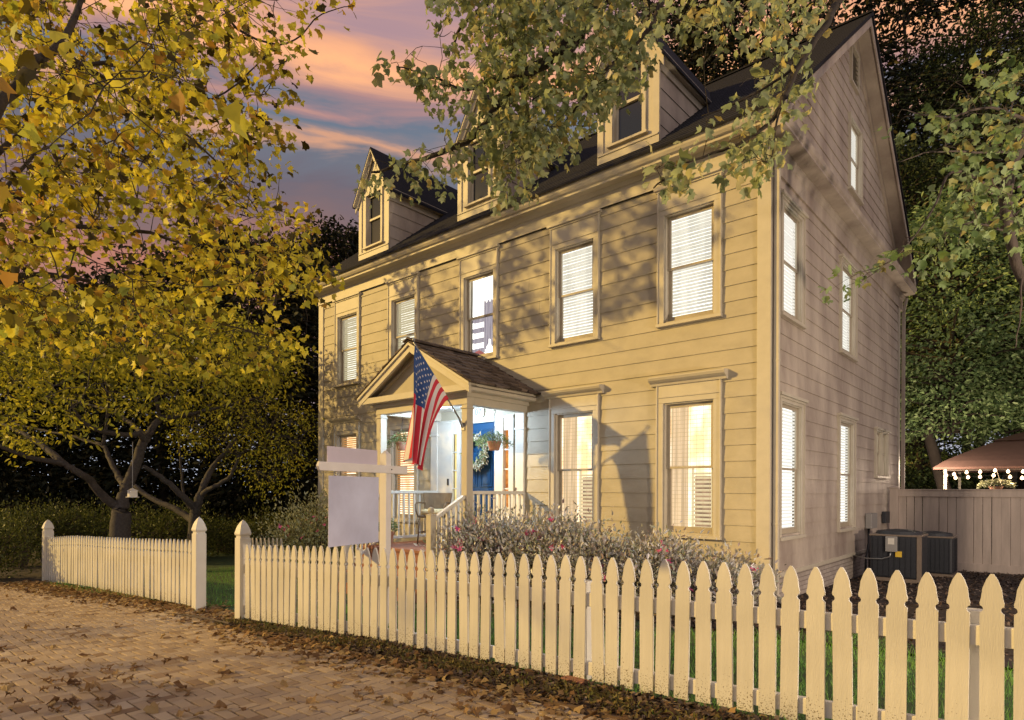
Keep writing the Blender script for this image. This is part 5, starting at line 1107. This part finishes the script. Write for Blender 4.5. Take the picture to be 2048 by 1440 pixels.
def wood_tree(name, px, py_top, d, r, label, lm, n=2600, size=.22, group=None, cone=False, zlow=None, kind='oval', px_off=None, trunk_r=.22):
    b = at(px, 1000, d); z0 = gz(b.x, b.y); zt = -(py_top - H_) / F_ * d; t = empty(name, (b.x, b.y, z0), label, 'tree', group)
    w = MB(); hgt = zt - z0; pts = [Vector((b.x + random.gauss(0, .15) * k, b.y + random.gauss(0, .15) * k, z0 - .2 + hgt * .92 * k / 5)) for k in range(6)]
    w.tube(pts, [trunk_r * (1 - .8 * k / 5) for k in range(6)], 9); zl = z0 + (zlow if zlow is not None else hgt * .22)
    P = []; m = int(n / 22)
    for k in range(m):
        f = random.random(); z = zl + (zt - zl) * f; 
        prof = (1 - f) ** .8 * 1.0 + .08 if cone else (math.sin(math.pi * min(1, .12 + .88 * f)) ** .6 + .05)
        a = random.uniform(0, 6.283); rr = r * prof * (random.random() ** .45) * random.uniform(.75, 1.15)
        c = np.array([b.x + rr * math.cos(a), b.y + rr * math.sin(a), z + random.gauss(0, .2)]); P.append(c)
        if k % 4 == 0: tc = np.array([b.x, b.y, z - .15 * rr]); w.tube([tuple(tc), tuple((tc + c) / 2 + np.array([0, 0, .08 * rr])), tuple(c)], [.045, .03, .012], 5, False)
    w.build('trunk', M['bark_d'], t, smooth=True)
    C = np.repeat(np.array(P), 22, 0); C = C + rng.normal(0, size * 1.6, C.shape) * np.array([1.25, 1.25, .5]); q = len(C)
    out = C - np.array([b.x, b.y, 0]); out[:, 2] = -np.abs(rng.normal(0, .6, q)) * np.linalg.norm(out[:, :2], axis=1) * .6; D = out + rng.normal(0, .8, (q, 3)); N_ = rng.normal(0, .6, (q, 3)); N_[:, 2] += .9
    leaves('crown', kind, C, D, N_, size * rng.uniform(.6, 1.4, q), lm, t)
    return t
def woods():
    g = 'dark trees behind the left garden'
    L = [(20, 560, 26, 3.6, 'evergreen nearest the left edge of the view'), (120, 640, 30, 3.4, 'lower evergreen just right of the left edge, behind the cherry tree boughs'), (210, 560, 27, 3.6, 'evergreen standing behind the cherry tree fork'), (330, 520, 25, 3.4, 'broad evergreen right of the cherry tree trunk'),
         (430, 470, 27, 3.4, 'tall evergreen behind the bare limbed tree'), (520, 480, 24, 3.0, 'evergreen above the flowering shrub'), (600, 500, 26, 2.8, 'evergreen touching the left house corner'), (655, 455, 30, 2.2, 'pointed evergreen top seen left of the leftmost dormer'), (712, 470, 33, 1.8, 'pointed evergreen top peeping up beside the leftmost dormer wall'), (-60, 560, 24, 3.4, 'evergreen mostly cut off by the left edge')]
    for i, (px, py, d, r, lab) in enumerate(L):
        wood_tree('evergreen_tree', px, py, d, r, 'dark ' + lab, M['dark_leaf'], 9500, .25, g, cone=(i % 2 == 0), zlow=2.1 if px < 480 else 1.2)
    g2 = 'woodland trees beyond the taupe fence'
    Rr = [(1790, 300, 22, 3.0, 'woodland tree directly behind the rear eave of the house'), (1850, 100, 26, 4.2, 'tallest woodland tree right of the gable peak'), (1960, 40, 24, 4.6, 'wide woodland tree filling the upper right'), (2060, 120, 21, 4.2, 'woodland tree at the upper right edge'),
          (1900, 400, 19, 2.8, 'olive woodland tree above the gazebo left end'), (2010, 460, 20, 3.0, 'olive woodland tree above the gazebo roof'), (1835, 640, 24, 2.4, 'low bushy woodland tree beside the rear downspout'), (2110, 420, 18, 3, 'olive woodland tree cut off by the right edge')]
    for i, (px, py, d, r, lab) in enumerate(Rr):
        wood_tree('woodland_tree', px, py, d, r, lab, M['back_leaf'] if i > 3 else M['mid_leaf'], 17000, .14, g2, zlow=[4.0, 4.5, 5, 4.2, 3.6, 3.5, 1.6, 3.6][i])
    g3 = 'dark trees rising behind the roof'
    for (px, py, d, r, lab) in ((1390, 10, 27, 3.2, 'dark tree seen between the right dormer and the ridge'), (1300, -60, 30, 3, 'dark tree behind the middle of the roof ridge'), (1500, -90, 26, 3.4, 'dark tree behind the right part of the roof ridge'), (1660, -150, 27, 3.8, 'dark tree rising just left of the gable peak'), (1790, -150, 28, 4.5, 'dark tree rising just right of the gable peak'), (1930, -120, 30, 4.6, 'dark tree high in the upper right, farthest back'), (2060, -100, 27, 4.2, 'dark tree in the top right corner')):
        wood_tree('roofline_tree', px, py, d, r, lab, M['dark_leaf'], 9500, .27, g3, zlow=5)
woods()
def undergrowth():
    n = 26000; px = rng.uniform(-60, 640, n); d = rng.uniform(23, 30, n); P = np.array([tuple(at(a, 1000, b)) for a, b in zip(px, d)]); z0 = np.array([gz(p[0], p[1]) for p in P]); top = 1.95 + .7 * np.sin(P[:, 0] * .9) + .4 * np.sin(P[:, 1] * 1.7 + 1)
    P[:, 2] = z0 + top * rng.random(n) ** .8; D = rng.normal(0, 1, (n, 3)); D[:, 2] += .4
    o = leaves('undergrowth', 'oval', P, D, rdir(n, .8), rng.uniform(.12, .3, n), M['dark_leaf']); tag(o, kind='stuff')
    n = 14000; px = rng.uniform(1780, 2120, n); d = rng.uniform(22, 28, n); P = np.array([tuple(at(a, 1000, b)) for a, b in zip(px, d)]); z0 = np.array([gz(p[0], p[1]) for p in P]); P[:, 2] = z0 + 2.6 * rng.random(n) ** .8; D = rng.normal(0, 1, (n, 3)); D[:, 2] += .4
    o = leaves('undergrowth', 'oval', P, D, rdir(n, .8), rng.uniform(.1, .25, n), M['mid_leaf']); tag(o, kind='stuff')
undergrowth()
def shrub(name, c, rx, ry, h, n, lm, label, size=.05, cat='shrub', group=None, flowers=0, kind='oval', stems=14, up=.5, fl=None):
    x0, y0 = c; z0 = gz(x0, y0); t = empty(name, (x0, y0, z0), label, cat, group); w = MB(); cl = []
    for k in range(int(stems * 1.5)):
        a = random.uniform(0, 6.283); rr = random.random() ** .5; x = x0 + rx * rr * math.cos(a); y = y0 + ry * rr * math.sin(a); z = z0 + h * random.uniform(.6, 1.05) * (1 - .45 * rr ** 2)
        m = Vector(((x0 + x) / 2, (y0 + y) / 2, z0 + h * .5)); w.tube([(x0 + .3 * (x - x0), y0 + .3 * (y - y0), z0), tuple(m), (x, y, z)], [.012, .009, .004], 5, False); cl.append((x, y, z))
        for j in range(3):
            q = Vector((x, y, z)) .lerp(m, random.random() * .6) + Vector((random.gauss(0, .12), random.gauss(0, .12), random.gauss(.02, .07))); w.tube([tuple(m.lerp(Vector((x, y, z)), .5)), tuple(q)], [.005, .002], 4, False); cl.append(tuple(q))
    w.build('stems', M['bark'], t)
    CL = np.array(cl); i = rng.integers(0, len(CL), n); P = CL[i] + rng.normal(0, 1, (n, 3)) * np.array([.10, .10, .07]) * (1 + h)
    k_ = int(n * .45); f_ = rng.random((k_, 1)) ** .7; P[:k_, 2:3] = z0 + (P[:k_, 2:3] - z0) * f_; P[:k_, 0] = x0 + (P[:k_, 0] - x0) * (.75 + .3 * f_[:, 0])
    P[:, 2] = np.maximum(P[:, 2], z0 + .04); D = P - np.array([x0, y0, z0 + h * .2]); D /= np.linalg.norm(D, axis=1, keepdims=True); D += rng.normal(0, .7, D.shape); D[:, 2] += up
    leaves('foliage', kind, P, D, rdir(n, 1.), size * rng.uniform(.6, 1.4, n), lm, t)
    if flowers:
        tops = [p for p in cl]; P = []; D = []; N_ = []
        for k in range(flowers):
            p = np.array(random.choice(tops)) + np.array([random.gauss(0, .07), random.gauss(0, .05) - .16, random.uniform(.0, .12)]); nrm = rdir(1, .3)[0] + np.array([.2, -.8, 0])
            for j in range(6):
                a = j * 1.05; v1 = np.cross(nrm, [0, 0, 1.]); v1 /= np.linalg.norm(v1); v2 = np.cross(nrm, v1); v2 /= np.linalg.norm(v2); d = v1 * math.cos(a) + v2 * math.sin(a) + nrm * .4; P.append(p); D.append(d); N_.append(nrm)
        leaves('blossoms', 'oval', np.array(P), np.array(D), np.array(N_), np.full(len(P), .065) * rng.uniform(.8, 1.2, len(P)), fl or M['pink'], t)
    return t
def shrubs():
    g = 'flowering azaleas along the front wall'
    for (x, y, rx, h, n, f, lab) in ((-3.85, -1.5, .5, 1.3, 9000, 8, 'bronze azalea with pink blossoms against the right stair rail'), (-3.1, -1.1, .75, 1.25, 13500, 7, 'widest azalea, leaves coloured pale for the porch light, right of the porch below the lit window'),
                             (-2.15, -1.2, .6, .96, 8500, 3, 'azalea under the left of the two tall lit windows'), (-1.15, -1.0, .6, .9, 6200, 3, 'olive azalea with two pink blooms under the right tall lit window'), (-.35, -.9, .45, .66, 2200, 1, 'smallest sparse azalea next to the corner downspout')):
        shrub('azalea_bush', (x, y), rx, .45, h, n, M['porch_lit_azalea_leaf'], lab, .064, 'azalea', g, f * 3, stems=int(16 + rx * 14))
    shrub('flowering_shrub', (-9.6, -.9), 1.15, .8, 1.72, 7000, M['shrub_leaf'], 'large pale leaved shrub with pink blooms at the left corner of the house', .07, 'shrub', None, 22, stems=40)
    g2 = 'clipped green hedge shrubs behind the left picket fence'
    for i, (px, py, d, r, lab) in enumerate(((-30, 1035, 14.2, .95, 'olive hedge shrub at the far left edge of the view'), (30, 1015, 17.0, 1.3, 'rounded hedge shrub behind the far left fence post'), (110, 1005, 18, 1.5, 'hedge shrub left of the grey tree trunk'), (190, 1008, 18.5, 1.4, 'hedge shrub just behind the grey tree trunk'),
                                             (300, 1012, 18, 1.5, 'broad hedge shrub right of the grey tree trunk'), (370, 1020, 19, 1.2, 'hedge shrub left of the inner gate post'), (455, 1045, 21, 1.3, 'low dark hedge shrub seen through the gate opening'), (530, 1030, 20, 1.2, 'dark hedge shrub behind the short cream fence'))):
        b = at(px, 1000, d); z0 = gz(b.x, b.y); h = -(py - H_) / F_ * d - z0
        shrub('hedge_shrub', (b.x, b.y), r, r * .8, h, 4200, M['hedge_leaf'], lab, .075, 'shrub', g2, stems=34)
shrubs()
def lantern():
    p = at(265, 989, 13.6); t = empty('hanging_lantern', p, 'small white lantern hanging on a chain from the grey tree', 'lantern')
    b = MB(); x, y, z = p; b.box(x - .075, x + .075, y - .075, y + .075, z - .08, z + .05); b.add([(x - .085, y - .085, z + .05), (x + .085, y - .085, z + .05), (x + .085, y + .085, z + .05), (x - .085, y + .085, z + .05), (x, y, z + .11)], [(0, 1, 4), (1, 2, 4), (2, 3, 4), (3, 0, 4), (3, 2, 1, 0)]); b.box(x - .1, x + .1, y - .1, y + .1, z - .095, z - .08); b.build('body', M['white'], t)
    b = MB(); b.tube([(x, y, z + .1), (x, y, z + 1.1)], .006, 5); b.build('chain', M['metal'], t)
lantern()
# ------------------------------------------------------------------ dry leaves
def dry_leaves():
    LT, faces = LEAF['maple']; protos = []
    for k in range(5):
        b = MB(); V = LT.copy(); V[:, 2] += .35 * np.sin(V[:, 0] * 3 + k) * V[:, 1] + .3 * (V[:, 1] - .4) ** 2 * (k % 3) + .12 * rng.normal(size=len(V)); V[:, 1] -= .4; V *= 1; V[:, 2] -= V[:, 2].min(); b.rc = (k + .5) / 5; b.add([tuple(v) for v in V], faces); protos.append(b)
    meshes = []
    for k, b in enumerate(protos): o = b.build('fallen_leaf', M['litter'], None); meshes.append(o)
    first = True; n = 0; used = set()
    while n < 150:
        px = random.uniform(0, 1150); py = 1190 + 250 * random.random() ** .75
        if random.random() < .45: px = random.uniform(0, 480)
        X = (px - 1024) / F_; Zt = (py - H_) / F_; d = 1.55 / Zt
        for _ in range(4):
            p = at(px, py, d); d = -gz(p.x, p.y) / Zt
        p = at(px, py, d)
        if p.y > edge_y(p.x) + .1 or (p.x > -5.6 and p.y > -5.0): continue
        k = random.randrange(5); o = meshes[k] if k not in used else meshes[k].copy()
        if k in used: COL.objects.link(o)
        used.add(k); s = random.uniform(.035, .10); o.scale = (s, s * random.uniform(.7, 1.2), s * random.uniform(.7, 1.5)); o.rotation_euler = (random.gauss(0, .12), random.gauss(0, .12), random.uniform(0, 6.28)); o.location = (p.x, p.y, gz(p.x, p.y) + .002)
        tag(o, 'curled dry brown leaf lying on the brick paving', 'leaf', 'dry leaves scattered on the brick paving'); n += 1
    # litter along the kerb strip and fence foot
    m = 5200; x = rng.uniform(-14, 3, m); y = np.array([edge_y(a) if not -6.5 < a < -5.5 else -4.8 for a in x]) + np.abs(rng.normal(0, .25, m)) * rng.choice([-1, 1], m, p=[.35, .65])
    z = np.array([gz(a, b) for a, b in zip(x, y)]) + rng.uniform(.003, .03, m); N_ = rng.normal(0, .4, (m, 3)); N_[:, 2] = 1; D = rng.normal(0, 1, (m, 3)); D[:, 2] *= .25
    o = leaves('leaf_litter', 'maple', np.stack([x, y, z], 1), D, N_, rng.uniform(.03, .085, m), M['litter'], jit=.2); tag(o, kind='stuff')
    # weeds in the strip
    m = 9000; x = rng.uniform(-5.3, 4, m); c = rng.normal(0, 1, m); y = -4.85 + rng.normal(0, .09, m) + .05 * np.sin(x * 5); keep = rng.random(m) < (.35 + .5 * (np.sin(x * 4.3) > .1)); x = x[keep]; y = y[keep]; m = len(x)
    z = np.array([gz(a, b) for a, b in zip(x, y)]); D = rng.normal(0, .8, (m, 3)); D[:, 2] = 1; o = leaves('ground_weeds', 'oval', np.stack([x, y, z], 1) + rng.uniform(0, .03, (m, 3)), D, rdir(m, .8), rng.uniform(.02, .055, m), rmat('dry_weed', [(.10, .08, .03), (.18, .14, .05), (.12, .13, .04)], .6, .2)); tag(o, kind='stuff')
    # kerb board between paving and strip
    b = MB(); xs = [-3.9, -2.6, -1.2, .3, 1.6, 3.2, 5]
    for a, c in zip(xs, xs[1:]): b.obox((a, -5.04, gz(a, -5) - .01), (c, -5.04, gz(c, -5) - .01), .035, .05)
    o = b.build('edging_board', mat('edging_timber', (.16, .10, .06), .9, .4, 12)); tag(o, 'thin timber edging between the brick paving and the mulch strip', 'edging')
    # twig on the ground by the gate
    p = [at(x, y, d) for x, y, d in ((330, 1228, 9.0), (370, 1236, 8.8), (420, 1250, 8.4), (460, 1262, 8.0))]; b = MB(); b.tube([(q.x, q.y, gz(q.x, q.y) + .02 + .01 * i) for i, q in enumerate(p)], [.006, .01, .012, .014], 6)
    b.tube([(p[1].x, p[1].y, gz(p[1].x, p[1].y) + .03), (p[1].x + .2, p[1].y + .15, gz(p[1].x, p[1].y) + .02)], .005, 5); o = b.build('fallen_branch', M['bark']); tag(o, 'bare fallen branch lying on the brick in front of the gate opening', 'branch')
dry_leaves()
print('objects', len(bpy.data.objects))
